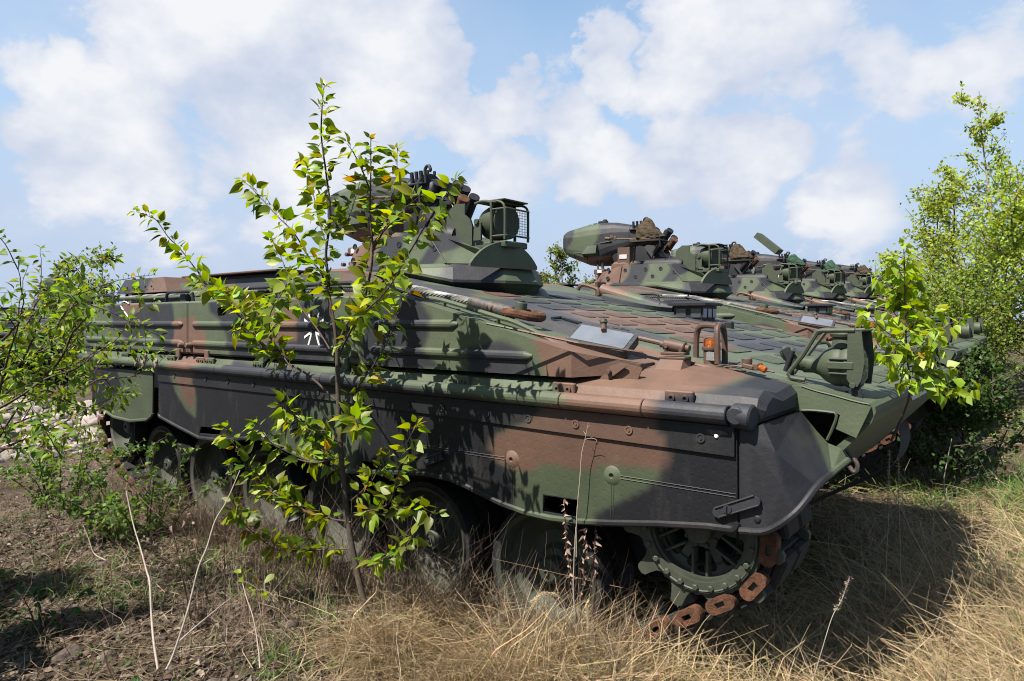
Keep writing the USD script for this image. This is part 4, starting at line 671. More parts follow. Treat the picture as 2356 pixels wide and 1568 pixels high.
P('pod_link', join(tube([[-4.75, 3.95, 2.42], [-4.68, 3.9, 2.22]], .02, 7), tube([[-4.8, 3.92, 2.40], [-4.72, 3.85, 2.18]], .012, 6)), 'dark_paint', tr)
P('muzzle_drum', join(lathe([(.09, -.13), (.095, 0), (.12, .01), (.12, .045), (.11, .05), (.001, .052)], [-4.17, 4.06, 2.77], nrm([1, -.25, 0]), 22), cyl([-4.15, 4.04, 2.88], [-4.15, 4.04, 2.92], .013), cyl([-4.12, 4.09, 2.88], [-4.12, 4.09, 2.915], .013)), 'dark_paint', pod)
for i in range(3): P('spout', cyl([-4.27 + .055 * i, 3.98, 2.80], [-4.27 + .055 * i, 3.97, 2.905], .017), 'dark_paint', pod)
P('spout_tray', rbox([-4.22, 3.98, 2.795], [.20, .08, .02], .006), 'dark_paint', pod)
P('lifting_hook', tube([[-4.12, 3.99, 2.80], [-4.125, 3.985, 2.90], [-4.105, 3.985, 2.935], [-4.075, 3.985, 2.935], [-4.06, 3.985, 2.905], [-4.07, 3.985, 2.89]], .014, 7, 3), 'dark_paint', pod)
for i, (x, yy, z_, m_) in enumerate(((-4.02, 3.98, 2.66, 'dark_paint'), (-3.86, 4.04, 2.64, 'dark_paint'), (-3.92, 3.96, 2.50, 'dark_paint'), (-3.80, 4.04, 2.52, 'rust'), (-4.02, 4.30, 2.66, 'dark_paint'), (-3.92, 4.30, 2.58, 'dark_paint'))):
    a = np.array([x, yy, z_]); d_ = nrm([.62, -.28, .60]); t_ = P('smoke_tube', join(cyl(a - d_ * .06, a + d_ * .15, .043, .043, 16), lathe([(.047, 0), (.047, .024), (.03, .026), (.001, .022)], a + d_ * .14, d_, 16)), m_, pod)
P('smoke_bracket', hull([[-4.1, 3.95, 2.55], [-3.95, 3.95, 2.35], [-3.98, 4.4, 2.35], [-4.1, 4.4, 2.55], [-4.0, 3.98, 2.62], [-4.0, 4.38, 2.62], [-3.9, 4.0, 2.42], [-3.9, 4.36, 2.42]]), 'dark_paint', pod)
for a_ in ([-3.88, 4.03, 2.62], [-3.78, 3.98, 2.50]): P('cap_chain', tube([np.array(a_), np.array(a_) + [.05, -.02, -.05], np.array(a_) + [.03, -.03, -.12]], .002, 4, 3), 'steel_rope', pod)

ZO = 0.
# ------------------------------------------------------------------ the other vehicles
ROWG = 'camouflaged vehicles parked side by side in the near row'
data(stage.GetPrimAtPath(ifv), group=ROWG)
rowA = [(-.15, 4.12, .06, 'second camouflaged tracked vehicle of the near row, brown canvas over the gun on its turret', .4, True),
        (-.30, 7.62, .06, 'third camouflaged vehicle of the near row, turret left of the tilted roof flap', 1.2, True),
        (-.42, 11.05, .16, 'fourth camouflaged vehicle of the near row, dark roof flap tilted up on its turret', -.8, False),
        (-.55, 14.5, .26, 'fifth camouflaged vehicle of the near row, small white lettering on its turret side', .9, False),
        (-.55, 18.1, .38, 'farthest camouflaged tracked vehicle of the near row, beside the young birch', 0, True)]
veh = [ifv]
for dx, dy, dz, lab, rz, inst in rowA:
    veh.append(copy(ifv, 'armoured_vehicle', lab, 'armoured vehicle', ORG + [dx, dy, dz], rz, ROWG, inst))
F4 = plate(Polygon([(0, -.16), (.62, -.16), (.62, .16), (0, .16)]), [-4.42, 4.3, 2.86], nrm([-.72, 0, .62]), [0, 1, 0], -.13)
put(veh[3] + '/roof_flap', F4, MAT['green_paint'], 20, org=ORG, label='dark roof flap tilted up')
tx = meshkit.text_mesh('Badger', .055, .003, True); v_ = np.array(tx.vertices); v_ = np.stack([v_[:, 0] - 3.98, 3.385 - v_[:, 2] + .01 * 0, v_[:, 1] + 2.06], 1)
put(veh[4] + '/turret_lettering', (v_, np.array(tx.faces)), MAT['white_print'], False, org=ORG)
CG = 'covers over the turret guns'
def cover(i, name, m, lab):
    o = np.array(stage.GetPrimAtPath(veh[i]).GetAttribute('xformOp:translate').Get()) - ORG
    rng = np.random.default_rng(40 + i); c = np.array([-3.80, 3.58, 2.56])
    s = trimesh.creation.icosphere(4); v = np.array(s.vertices); sx = v * [.165, .11, .21]; sx[:, 2] = np.where(sx[:, 2] < 0, sx[:, 2] * .45, sx[:, 2]); top_ = sx[:, 2] > 0
    sx[:, 0] += -.10 * top_ * sx[:, 2] / .25; sx[:, 2] *= 1 - .62 * ss(sx[:, 0], -.06, .20); sx[:, 0] *= 1 - .35 * ss(sx[:, 2], .05, .25)
    n = meshkit.fbm(v * 2.2 + i * 7, 4, 5 + i)[:, None] - .5; r = 1 - np.abs(meshkit.noise(v * [3, 2, 5] + i * 3, 9)[:, None] * 2 - 1)
    sx = sx * (1 + .55 * n + .14 * r); g = (sx + c, np.array(s.faces))
    slv = tube([c + [-.1, 0, -.04], c + [-.2, .0, -.035], c + [-.30, .0, -.03]], [.07, .055, .03], 12, 3)
    return put(free('/World/' + name), join(g, slv), MAT[m], 70, raw=True, org=-o, label=lab, category='canvas cover', group=CG)
cover(1, 'canvas_cover', 'canvas_brown', 'crumpled brown canvas cover over the gun of the second vehicle')
cover(2, 'canvas_cover', 'canvas_brown', 'brown canvas cover over the gun of the third vehicle')
cover(3, 'canvas_cover', 'canvas_green', 'green canvas cover over the gun of the vehicle with the tilted flap')
cover(4, 'canvas_cover', 'canvas_green', 'green canvas cover over the gun of the vehicle with white lettering')
cover(5, 'canvas_cover', 'canvas_brown', 'small brown canvas cover over the gun of the farthest vehicle')
RB = 'vehicles of the second row behind the rear of the near one'
rowB = [(3.55, 'vehicle behind the leafy bush at the left edge, number plate on its bow', False), (7.2, 'vehicle of the second row, its turret just left of the near vehicle rear', True),
        (10.9, 'vehicle of the second row, only dark roof fittings showing above the near vehicle', True), (14.6, 'vehicle of the second row, dark turret and green box showing behind the sapling', True)]
for y_, lab, inst in rowB:
    veh.append(copy(ifv, 'armoured_vehicle', lab, 'armoured vehicle', [-22.0, y_, -.05], 0, RB, inst))
pl = [plate(rounded([(-.30, -.065), (.30, -.065), (.30, .065), (-.30, .065)], .012), [-.60, 4.75, 1.10], [0, 1, 0], nrm([.3, 0, 1]), .006)]
npl = put(veh[6] + '/number_plate', pl[0], MAT['plate_white'], 20, org=ORG)
tx = meshkit.text_mesh('99 3546', .085, .003, True); v_ = np.array(tx.vertices); v_[:, 0] -= v_[:, 0].mean(); v_[:, 1] -= .042; w_ = nrm([.3, 0, 1])
put(veh[6] + '/number_plate/digits', (np.array([-.60, 4.75, 1.10]) + v_[:, :1] * [0, 1, 0] + v_[:, 1:2] * w_ + (v_[:, 2:] + .006) * np.cross([0, 1, 0], w_), np.array(tx.faces)), MAT['black_void'], False, org=ORG)
# ------------------------------------------------------------------ ground
def gz(x, y):
    x, y = np.asarray(x, float), np.asarray(y, float); p = np.stack([x, y, 0 * x], -1)
    h = .07 * (meshkit.fbm(p * 1.1, 3, 2) - .5) + .05 * (meshkit.fbm(p * 4, 3, 7) - .5)
    d = np.hypot(x, y); h = h * np.clip(1.6 - d / 30, .2, 1)
    h += .12 * ss(-y, -2.62, -2.38) * ss(x, -6.6, -5.8) * (1 - ss(x, -1.3, -.8)) + .05 * ss(-y, -2.4, -1.2) * ss(x, -9, -6) + .022 * (meshkit.fbm(p * 13, 3, 9) - .5)                              # the near verge lies a little higher than the wheel line
    h += .16 * ss(x, -.9, .4) * ss(y, 1.5, 4)                             # and so does the strip before the row
    h += .42 * np.exp(-((x + 11.2) / 2.2) ** 2 - ((y - 2.6) / 1.7) ** 2)    # rubble heap
    h += .30 * ss(y, 10, 24) * ss(x, -9, -4)
    return h
def sheet(xs, ys):
    X, Y = np.meshgrid(xs, ys, indexing='ij'); V = np.stack([X, Y, gz(X, Y)], -1).reshape(-1, 3); n, k = len(xs), len(ys); i, j = np.meshgrid(np.arange(n - 1), np.arange(k - 1), indexing='ij')
    q = np.stack([i * k + j, (i + 1) * k + j, (i + 1) * k + j + 1, i * k + j + 1], -1).reshape(-1, 4); return V, np.vstack([q[:, [0, 1, 2]], q[:, [0, 2, 3]]])
far = lambda a: np.sign(a) * np.abs(a)
xs = np.r_[-900, -500, -250, -120, -70, -45, -32, np.arange(-26, -14, .35), np.arange(-14, -6, .06), np.arange(-6, -.8, .026), np.arange(-.8, 1.5, .06), np.arange(1.5, 6, .4), 9, 15, 25, 45, 80, 160, 350, 900]
ys = np.r_[-900, -350, -120, -40, -15, -8, -4, np.arange(-2, .6, .1), np.arange(.6, 2.7, .026), np.arange(2.7, 6.5, .07), np.arange(6.5, 30, .5), 36, 45, 60, 90, 160, 350, 900]
def soil(N, L):
    N['p'][1]['roughness'] = .95
SO = usdkit.material(stage, '/World/Looks/soil', {'g': ('geometry', {}), 'n1': ('noise_texture', {'scale': 1.3, 'detail': 6}), 'n2': ('noise_texture', {'scale': 19, 'detail': 8, 'roughness': .65}), 'r1': ('rgb_ramp', {'ramp': [(.25, (.014, .011, .009)), (.45, (.045, .035, .027)), (.6, (.083, .066, .053)), (.8, (.135, .112, .094))]}),
    'r2': ('rgb_ramp', {'ramp': [(.3, (.50, .45, .28)), (.7, (1.05, 1., 1.)) ]}), 'm': ('mix_color', {'blend_type': 'multiply', 'fac': 1.}), 'b': ('bump', {'strength': 1., 'distance': .03}), 'p': ('principled_bsdf', {'roughness': .95, 'specular_ior_level': .15})},
    [('g.position', 'n1.vector'), ('g.position', 'n2.vector'), ('n2.fac', 'r1.fac'), ('n1.fac', 'r2.fac'), ('r1.color', 'm.a'), ('r2.color', 'm.b'), ('m.result', 'p.base_color'), ('n2.fac', 'b.height'), ('b.normal', 'p.normal')], surface='p.BSDF')
GROUND = put('/World/ground', sheet(xs, ys), SO, True, kind='structure', label='dry brown soil with chips, stones and sparse grass')
# ------------------------------------------------------------------ leaves, twigs, trees
def leafshape(n=6, wid=.30, tip=1.35, fold=.25, droop=.18, base=.75):
    t = np.linspace(0, 1, n); w = wid * np.sin(np.pi * t ** base) ** .9 * (1 - .25 * t) * (1 if tip is None else (1 - t ** 6) ** .5); w[0] = .015; w[-1] = .0
    z = -droop * t ** 2
    c = np.stack([t, 0 * t, z], 1); l = np.stack([t, w, z + fold * w], 1); r = np.stack([t, -w, z + fold * w], 1); v = np.stack([l, c, r], 1).reshape(-1, 3); f = []
    for i in range(n - 1):
        a = i * 3; b = a + 3
        f += [[a, a + 1, b + 1], [a, b + 1, b], [a + 1, a + 2, b + 2], [a + 1, b + 2, b + 1]]
    f = [t_ for t_ in f]
    return v, np.array(f)
POP = leafshape(7, .31, 1, .22, .16, .72); WIL = leafshape(5, .24, 1, .25, .2, .85); BIR = leafshape(5, .42, 1, .2, .15, .55); TINY = leafshape(3, .42, 1, .3, .1, .8)
def frames(d, up, roll):
    d = d / (np.linalg.norm(d, axis=1, keepdims=True) + 1e-9); s = np.cross(up, d); s /= np.linalg.norm(s, axis=1, keepdims=True) + 1e-9; n = np.cross(d, s)
    c, q = np.cos(roll)[:, None], np.sin(roll)[:, None]; s2 = s * c + n * q; return np.stack([d, s2, np.cross(d, s2)], 1)
def set_leaves(shape, pos, fr, size):
    v, f = shape; V = pos[:, None] + size[:, None, None] * np.einsum('kj,njl->nkl', v, fr); return V, f
def tone(rng, n, base, var=.22, hue=.12, young=None):
    c = .52 * np.asarray(base) * (1 + var * rng.normal(size=(n, 1))) ; c = c * (1 + hue * rng.normal(size=(n, 3)) * [1, .35, .6]); b_ = rng.uniform(size=n) < .02; c[b_] = c[b_] * [1.5, .75, .8]; return np.clip(c, .004, .9)
def leaf_prims(root, V, f, col, m, most=290, name='leaf', stuffname='foliage'):
    """The most leaves that show largest as parts of their own, the rest as one part."""
    s = (V.mean(1) - CAM) @ FW; size = np.linalg.norm(V.max(1) - V.min(1), axis=1) / np.maximum(s, .2); u = CX + FOC * ((V.mean(1) - CAM) @ RT) / s; size = np.where((s > .3) & (u > -30) & (u < 2390), size, size * .05); o = np.argsort(-size)
    for i in o[:most]: put(root + '/' + name, (V[i], f), MAT[m], True, col=np.tile(col[i], (len(V[i]), 1)))
    r = o[most:]
    if len(r): put(root + '/' + stuffname, (V[r].reshape(-1, 3), (f[None] + np.arange(len(r))[:, None, None] * V.shape[1]).reshape(-1, 3)), MAT[m], True, col=np.repeat(col[r], V.shape[1], 0), kind='stuff')
def along(rng, p, spacing, start=0., ):
    L = np.r_[0, np.cumsum(np.linalg.norm(np.diff(p, axis=0), axis=1))]; s = np.arange(start * L[-1], L[-1], spacing); s = s + rng.uniform(-.4, .4, len(s)) * spacing; s = np.clip(s, 0, L[-1])
    q = np.stack([np.interp(s, L, p[:, i]) for i in range(3)], 1); g = np.gradient(p, axis=0); t = np.stack([np.interp(s, L, g[:, i]) for i in range(3)], 1); return q, t / (np.linalg.norm(t, axis=1, keepdims=True) + 1e-9), s / L[-1]
class Plant:
    def __init__(self, seed): self.rng = np.random.default_rng(seed); self.st = []; self.pos = []; self.dir = []; self.sz = []; self.pet = []
    def branch(self, p, r0, r1, spacing, size, start=.1, spread=1., up=.25, petiole=.3, sm=5, n=7, tipn=3, wig=0.):
        rng = self.rng; p = spline(np.asarray(p, float), sm)
        if wig: p = p + np.cumsum(rng.normal(size=p.shape), 0) * wig * np.linspace(0, 1, len(p))[:, None]
        self.st.append((p, r0, r1, n))
        if spacing is None: return p
        q, t, k = along(rng, p, spacing, start)
        if tipn: q = np.vstack([q, np.repeat(p[-1:], tipn, 0)]); t = np.vstack([t, np.repeat([t[-1]] if len(t) else [nrm(p[-1] - p[-2])], tipn, 0)]); k = np.r_[k, np.ones(tipn)]
        if not len(q): return p
        rd = rng.normal(size=q.shape); rd -= t * (rd * t).sum(1, keepdims=True); rd /= np.linalg.norm(rd, axis=1, keepdims=True) + 1e-9
        d = rd * spread + t * (.35 + .5 * (k[:, None] > .97)) + np.array([0, 0, up]); d /= np.linalg.norm(d, axis=1, keepdims=True)
        s = rng.uniform(size[0], size[1], len(q)) * (1 - .35 * (k > .97)); pt = q + d * s[:, None] * petiole
        self.pet.append((q, pt)); self.pos.append(pt); d2 = d + np.array([0, 0, -.35]) + .25 * rng.normal(size=d.shape); self.dir.append(d2); self.sz.append(s); return p
    def finish(self, root, shape, base, m, bark='twig', most=290, pet=True, hue=.12, var=.22, tilt=.6, upv=(0, 0, 1), stemname='stem', joined=False, leafname='leaf', clear=None):
        rng = self.rng
        if clear is not None:                            # leave a gap in the leaves
            for q in range(len(self.pos)):
                p = self.pos[q]; s_ = (p - CAM) @ FW; u = CX + FOC * ((p - CAM) @ RT) / s_; v = HY - FOC * (p[:, 2] - EYE) / s_; k = ~((u > clear[0]) & (u < clear[1]) & (v > clear[2]) & (v < clear[3]) & (rng.uniform(size=len(p)) < .8)); self.pos[q], self.dir[q], self.sz[q] = p[k], self.dir[q][k], self.sz[q][k]; self.pet[q] = (self.pet[q][0][k], self.pet[q][1][k])
        if joined: put(root + '/' + stemname, join(*[tube(p, [a, b], n) for p, a, b, n in self.st]), MAT[bark], 60)
        else:
            big = self.st[0]; put(root + '/trunk', tube(big[0], [big[1], big[2]], 10), MAT[bark], 60)
            for p, a, b, n in self.st[1:]: put(root + '/branch', tube(p, [a, b], n), MAT[bark if a > .006 else 'twig'], 60)
        pos, d, s = np.vstack(self.pos), np.vstack(self.dir), np.concatenate(self.sz); n = len(pos)
        fr = frames(d, np.asarray(upv) + .25 * rng.normal(size=(n, 3)), rng.normal(size=n) * tilt); fr[:, 2] *= rng.uniform(.1, 2.2, (n, 1)); fr[:, 1] *= rng.uniform(.75, 1.2, (n, 1)); V, f = set_leaves(shape, pos, fr, s)
        leaf_prims(root, V, f, tone(rng, n, base, var, hue), m, most, leafname)
        if pet:
            q, e = np.vstack([a for a, b in self.pet]), np.vstack([b for a, b in self.pet]); w = np.cross(e - q, [0.1, .2, 1]); w /= np.linalg.norm(w, axis=1, keepdims=True) + 1e-9; w *= .0011
            PV = np.stack([q - w, q + w, e + w, e - w], 1).reshape(-1, 3); PF = (np.array([[0, 1, 2], [0, 2, 3]])[None] + 4 * np.arange(len(q))[:, None, None]).reshape(-1, 3); put(root + '/leaf_stalks', (PV, PF), MAT['twig'], False, kind='stuff')
        return n
def pl2(pts, y0, y1, n=None):
    """Pixels to a branch whose distance from the vehicle's side runs from y0 to y1."""
    k = np.linspace(0, 1, len(pts)); return np.array([A(*(Q(n, *p) if n else p), y0 + (y1 - y0) * t) for p, t in zip(pts, k)])
# the poplar sapling in front of the near vehicle
sp = thing('sapling', 'slender poplar sapling with glossy pointed leaves growing in front of the nearest vehicle', 'sapling')
S = Plant(5); TY = 2.10
tr_ = [(850, 1450), (838, 1390), (822, 1320), (805, 1230), (792, 1130), (782, 1000), (777, 880), (776, 800)]
S.branch(pl2(tr_, TY, TY), .0165, .0105, None, None)
lead = [(776, 800), (768, 740)] + [Q(8, *p) for p in [(1415, 1520), (1398, 1300), (1385, 1150), (1412, 900), (1385, 640), (1355, 400), (1365, 170), (1372, 105)]]
PS = (.045, .09)
S.branch(pl2(lead, TY, TY - .05), .0105, .002, .009, PS, .2)
sec = [(776, 800), (800, 745)] + [Q(8, *p) for p in [(1590, 1540), (1650, 1350), (1680, 1150), (1665, 900), (1668, 650), (1668, 430)]]
S.branch(pl2(sec, TY, TY - .14), .0095, .002, .0085, PS, .18)
for pts, n, y0, y1, r, sp_ in ([[(1610, 1450), (1790, 1290), (1890, 1180), (1980, 1030), (2060, 900), (2150, 780), (2200, 690)], 8, TY, TY - .12, .005, .062], [[(1680, 1130), (1760, 980), (1800, 800), (1830, 680), (1835, 500)], 8, TY - .08, TY + .1, .005, .042], [[(1690, 1080), (1850, 900), (1965, 800)], 8, TY - .08, TY - .15, .0045, .06],
        [[(1665, 760), (1610, 620), (1560, 520), (1523, 465)], 8, TY - .1, TY - .2, .004, .042], [[(1410, 900), (1480, 1000), (1540, 900), (1600, 700)], 8, TY, TY + .15, .004, .04], [[(1385, 1100), (1330, 900), (1290, 700), (1250, 560)], 8, TY, TY + .2, .004, .05],
        [[(1449, 2080), (1250, 1905), (1002, 1766), (822, 1529), (632, 1338), (470, 1130), (390, 1050), (320, 950), (270, 920), (190, 890)], 8, TY, TY - .4, .0062, .052], [[(1454, 1861), (1440, 1600), (1370, 1310), (1280, 1180), (1180, 1020), (1080, 920), (990, 820), (910, 735), (860, 690)], 8, TY, TY - .1, .0060, .046], [[(1002, 1766), (900, 1600), (780, 1440), (660, 1370), (560, 1350)], 8, TY - .15, TY - .3, .004, .05],
        [[(1775, 770), (1650, 560), (1500, 350), (1450, 200), (1380, 30), (1330, -60)], 1, TY, TY + .22, .005, .045], [[(1290, 680), (1150, 540), (1090, 540)], 1, TY - .2, TY - .3, .003, .04], [[(1480, 820), (1300, 560), (1200, 380), (1080, 330), (1000, 290)], 1, TY - .1, TY + .1, .004, .045],
        [[(1330, 620), (1320, 450), (1400, 300), (1450, 200)], 1, TY - .1, TY - .3, .0035, .045], [[(1780, 700), (1900, 480), (2080, 300), (2210, 100)], 1, TY, TY - .25, .006, .045], [[(1785, 1060), (1950, 860), (2080, 660), (2160, 460), (2230, 260)], 1, TY, TY + .2, .0045, .05],
        [[(1690, 640), (1900, 590), (1960, 450), (2010, 250), (2085, 105)], 6, TY, TY - .05, .0045, .062], [[(1700, 640), (1860, 640), (2080, 590), (2150, 620), (2210, 640)], 6, TY, TY - .05, .004, .075], [[(1760, 980), (1900, 900), (1990, 850), (2050, 780)], 6, TY, TY - .1, .004, .06], [[(1690, 560), (1800, 460), (1850, 380), (1900, 300)], 6, TY, TY + .1, .0035, .035],
        [[(1690, 690), (1450, 640), (1200, 500), (1090, 400), (1040, 320), (1000, 250), (930, 120)], 6, TY, TY - .2, .0048, .040], [[(1700, 850), (1400, 860), (1250, 860), (1130, 780), (1030, 680), (980, 570)], 6, TY, TY - .35, .0042, .036], [[(1620, 300), (1450, 330), (1280, 270), (1190, 190), (1115, 90)], 6, TY, TY - .25, .0045, .038],
        [[(1440, 640), (1330, 560), (1240, 480), (1150, 520)], 6, TY - .1, TY + .05, .003, .035], [[(1610, 200), (1480, 140), (1370, 60), (1260, -20)], 6, TY, TY - .3, .0045, .034], [[(1620, 100), (1700, 60), (1760, 120)], 6, TY, TY - .2, .003, .03], [[(1640, 420), (1560, 330), (1500, 230), (1460, 160)], 6, TY, TY + .1, .003, .035]):
    S.branch(pl2(pts, y0, y1, n), r, .0012, sp_ * .22, PS, .12 if len(pts) < 8 else .2)
S.branch(pl2([(1275, 1370), (1250, 1100), (1235, 900), (1215, 760)], TY - .2, TY - .22, 6), .003, .0012, .06, (.06, .085), .55)
S.branch(pl2([(1070, 1240), (1050, 1120), (1035, 1010)], TY - .4, TY - .42, 6), .002, .001, .05, (.06, .085), .6)
S.branch(pl2([(1235, 1200), (1190, 1130), (1120, 1100)], TY - .2, TY - .3, 6), .002, .001, .035, (.05, .075), .4)
nl_ = S.finish(sp, POP, (.195, .27, .02), 'leaf', 'bark', 290, hue=.16, var=.36, tilt=.75, clear=(688, 765, 690, 815)); print('sapling leaves', nl_)
# willow bushes on the left
def pd_(pts, s0, s1, n=13): k = np.linspace(0, 1, len(pts)); return np.array([AD(*Q(n, *p), s0 + (s1 - s0) * t) for p, t in zip(pts, k)])
WB = thing('willow_bush', 'large leafy willow bush in the left foreground reaching across the rear of the nearest vehicle', 'bush')
W = Plant(9); WS = (.034, .060)
stems = [[(-60, 1500), (60, 1300), (200, 1080), (320, 830), (400, 640), (490, 470), (515, 320)], [(-80, 1250), (150, 1120), (300, 1020), (500, 950), (640, 850), (770, 760), (850, 620)], [(-80, 1270), (200, 1160), (430, 1080), (600, 1010), (870, 960), (1000, 890), (1120, 760)], [(-40, 1300), (20, 1000), (80, 800), (150, 500), (135, 230)],
         [(-60, 1370), (120, 1300), (300, 1230), (560, 1170), (640, 1190), (830, 1180)], [(-60, 1540), (100, 1450), (240, 1400), (480, 1290), (640, 1200)], [(300, 1020), (420, 850), (480, 700), (560, 600), (640, 560)], [(0, 1050), (150, 880), (250, 650), (310, 450), (400, 230)], [(-100, 1000), (60, 920), (200, 850), (330, 800), (450, 720)], [(-60, 1100), (100, 1040), (250, 960), (380, 940)], [(80, 800), (180, 640), (240, 540), (290, 380)],
         [(-100, 1200), (60, 1100), (160, 1010), (200, 900), (240, 760)], [(-60, 800), (60, 700), (130, 600), (200, 560)], [(150, 1120), (300, 1100), (420, 1180), (520, 1290)], [(0, 1480), (150, 1480), (300, 1500), (420, 1560)], [(400, 640), (450, 560), (520, 500), (560, 420)], [(200, 1080), (330, 960), (420, 930), (560, 880), (690, 760)]]
for i, p in enumerate(stems):
    d0 = W.rng.uniform(3.1, 4.3); b = W.branch(pd_(p, d0, d0 + W.rng.uniform(-.5, .6)), .007, .0012, .045, WS, .15, wig=.004)
    for j in range(W.rng.integers(4, 8)):
        a = b[W.rng.integers(len(b) // 5, len(b))]; d = nrm(W.rng.normal(size=3) * [1, 1, .7] + [0.2, 0, .35]); L1 = W.rng.uniform(.14, .38)
        W.branch([a, a + d * L1 * .5 + [0, 0, .01], a + d * L1], .0028, .0009, .015, WS, .1, n=5, wig=.004)
nl_ = W.finish(WB, WIL, (.17, .265, .035), 'small_leaf', 'twig', 290, hue=.13, var=.28, tilt=.7); print('willow', nl_)
ck = []
for p in ((925, 890), (985, 870), (975, 905), (1060, 905)):
    a = AD(*Q(13, *p), 3.75); v, f = tm(trimesh.creation.icosphere(2)); v = v * [.010, .010, .024] * (1 + .3 * np.random.default_rng(3).normal(size=(len(v), 1))); put(WB + '/catkin', (v + a, f), MAT['pale_stalk'], True)
def wildbush(name, label, cat, base, nst, h, spread, seed, col=(.085, .155, .026), leaf=(.03, .055), shape=WIL, most=290, lean=(0, 0), group=None, sub=7, m='small_leaf', spc=.03, twl=(.12, .4), bark='twig', r=.006, hue=.13):
    root = thing(name, label, cat, group=group); W = Plant(seed); rng = W.rng; base = np.asarray(base, float)
    for i in range(nst):
        a = rng.uniform(0, 2 * np.pi); e = base + [.12 * spread * math.cos(a), .12 * spread * math.sin(a), 0]; k = rng.uniform(.25, 1); top_ = base + np.array([spread * k * math.cos(a) + lean[0], spread * k * math.sin(a) + lean[1], h * rng.uniform(.6, 1.) * (1 - .25 * k)])
        b = W.branch([e - [0, 0, .05], e * .6 + top_ * .4 + [0, 0, .12 * h], top_], r, .0012, spc * 2, leaf, .3, wig=.006 * h)
        for j in range(sub):
            a_ = b[rng.integers(len(b) // 4, len(b))]; d = nrm(rng.normal(size=3) * [1, 1, .6] + [0, 0, .45]); L1 = rng.uniform(*twl) * h * .5; W.branch([a_, a_ + d * L1 * .5, a_ + d * L1 + [0, 0, .05 * L1]], .0026, .0008, spc, leaf, .1, n=4, wig=.004, sm=3)
    W.finish(root, shape, col, m, bark, most, pet=False, hue=hue, joined=most < 50); return root
wildbush('willow_bush', 'tall willow bush standing just outside the left edge of the picture', 'bush', [-5.0, -.6, .05], 11, 1.3, .7, 21, most=0)
wildbush('willow_bush', 'low willow bush outside the lower left corner, shading the soil', 'bush', [-3.7, -.55, .05], 12, 1.5, .8, 22, most=0)
wildbush('bramble', 'low bramble with small leaves beside the rear road wheels of the nearest vehicle', 'bramble', [-4.75, 2.0, .05], 15, .72, .6, 23, (.12, .22, .035), (.026, .046), BIR, 200, sub=10, spc=.018)
wildbush('bramble', 'sparse bramble under the rear skirt, left of the track', 'bramble', [-6.2, 2.0, .05], 14, .75, .65, 24, (.12, .22, .035), (.026, .046), BIR, 120, sub=10, spc=.02)
wildbush('seedling', 'small glossy seedling on the soil in the lower left corner', 'seedling', AZ(95, 1490, .12), 4, .34, .16, 26, (.05, .12, .03), (.05, .075), POP, 40, sub=2, spc=.05)
# birch sapling at the bow
BS = thing('birch_sapling', 'young birch with bright yellow-green leaves at the bow of the nearest vehicle', 'sapling'); Bp = Plant(31); BL = (.042, .064)
D0 = 2.98
Bp.branch(pd_([(330, 1560), (400, 1400), (415, 1290), (400, 1180), (392, 950), (390, 780), (385, 690)], D0, D0, 14), .0055, .0014, .013, BL, .38, up=-.2)
for p, d in ([[(392, 960), (350, 900), (310, 860), (270, 830)], .05], [[(398, 1130), (330, 1090), (270, 1040), (222, 985)], -.1], [[(400, 1180), (340, 1170), (290, 1150), (255, 1100)], .1], [[(395, 1080), (450, 1030), (500, 1000), (540, 985)], .1], [[(402, 1190), (470, 1130), (540, 1080), (590, 1040), (640, 1020)], -.05], [[(408, 1230), (470, 1220), (540, 1240), (590, 1230)], .1], [[(412, 1270), (480, 1300), (560, 1340), (640, 1350), (685, 1300)], -.12], [[(400, 1200), (370, 1240), (385, 1300), (420, 1310)], -.15],
             [[(392, 900), (420, 840), (440, 790)], .1], [[(392, 850), (360, 790), (345, 740)], -.05], [[(398, 1050), (350, 1000), (320, 940), (300, 900)], .1], [[(396, 1000), (440, 950), (480, 900)], .15], [[(405, 1210), (450, 1180), (500, 1170), (540, 1150)], -.1], [[(400, 1150), (360, 1130), (330, 1180), (310, 1200)], -.1], [[(410, 1250), (500, 1260), (580, 1300), (620, 1330)], .05], [[(398, 1100), (430, 1080), (470, 1090), (520, 1060)], -.12]):
    Bp.branch(pd_(p, D0, D0 + d, 14), .0026, .0008, .0095, BL, .08, up=-.5, tipn=4)
print('birch', Bp.finish(BS, BIR, (.30, .43, .03), 'leaf', 'twig', 290, hue=.10, var=.2, tilt=.8))
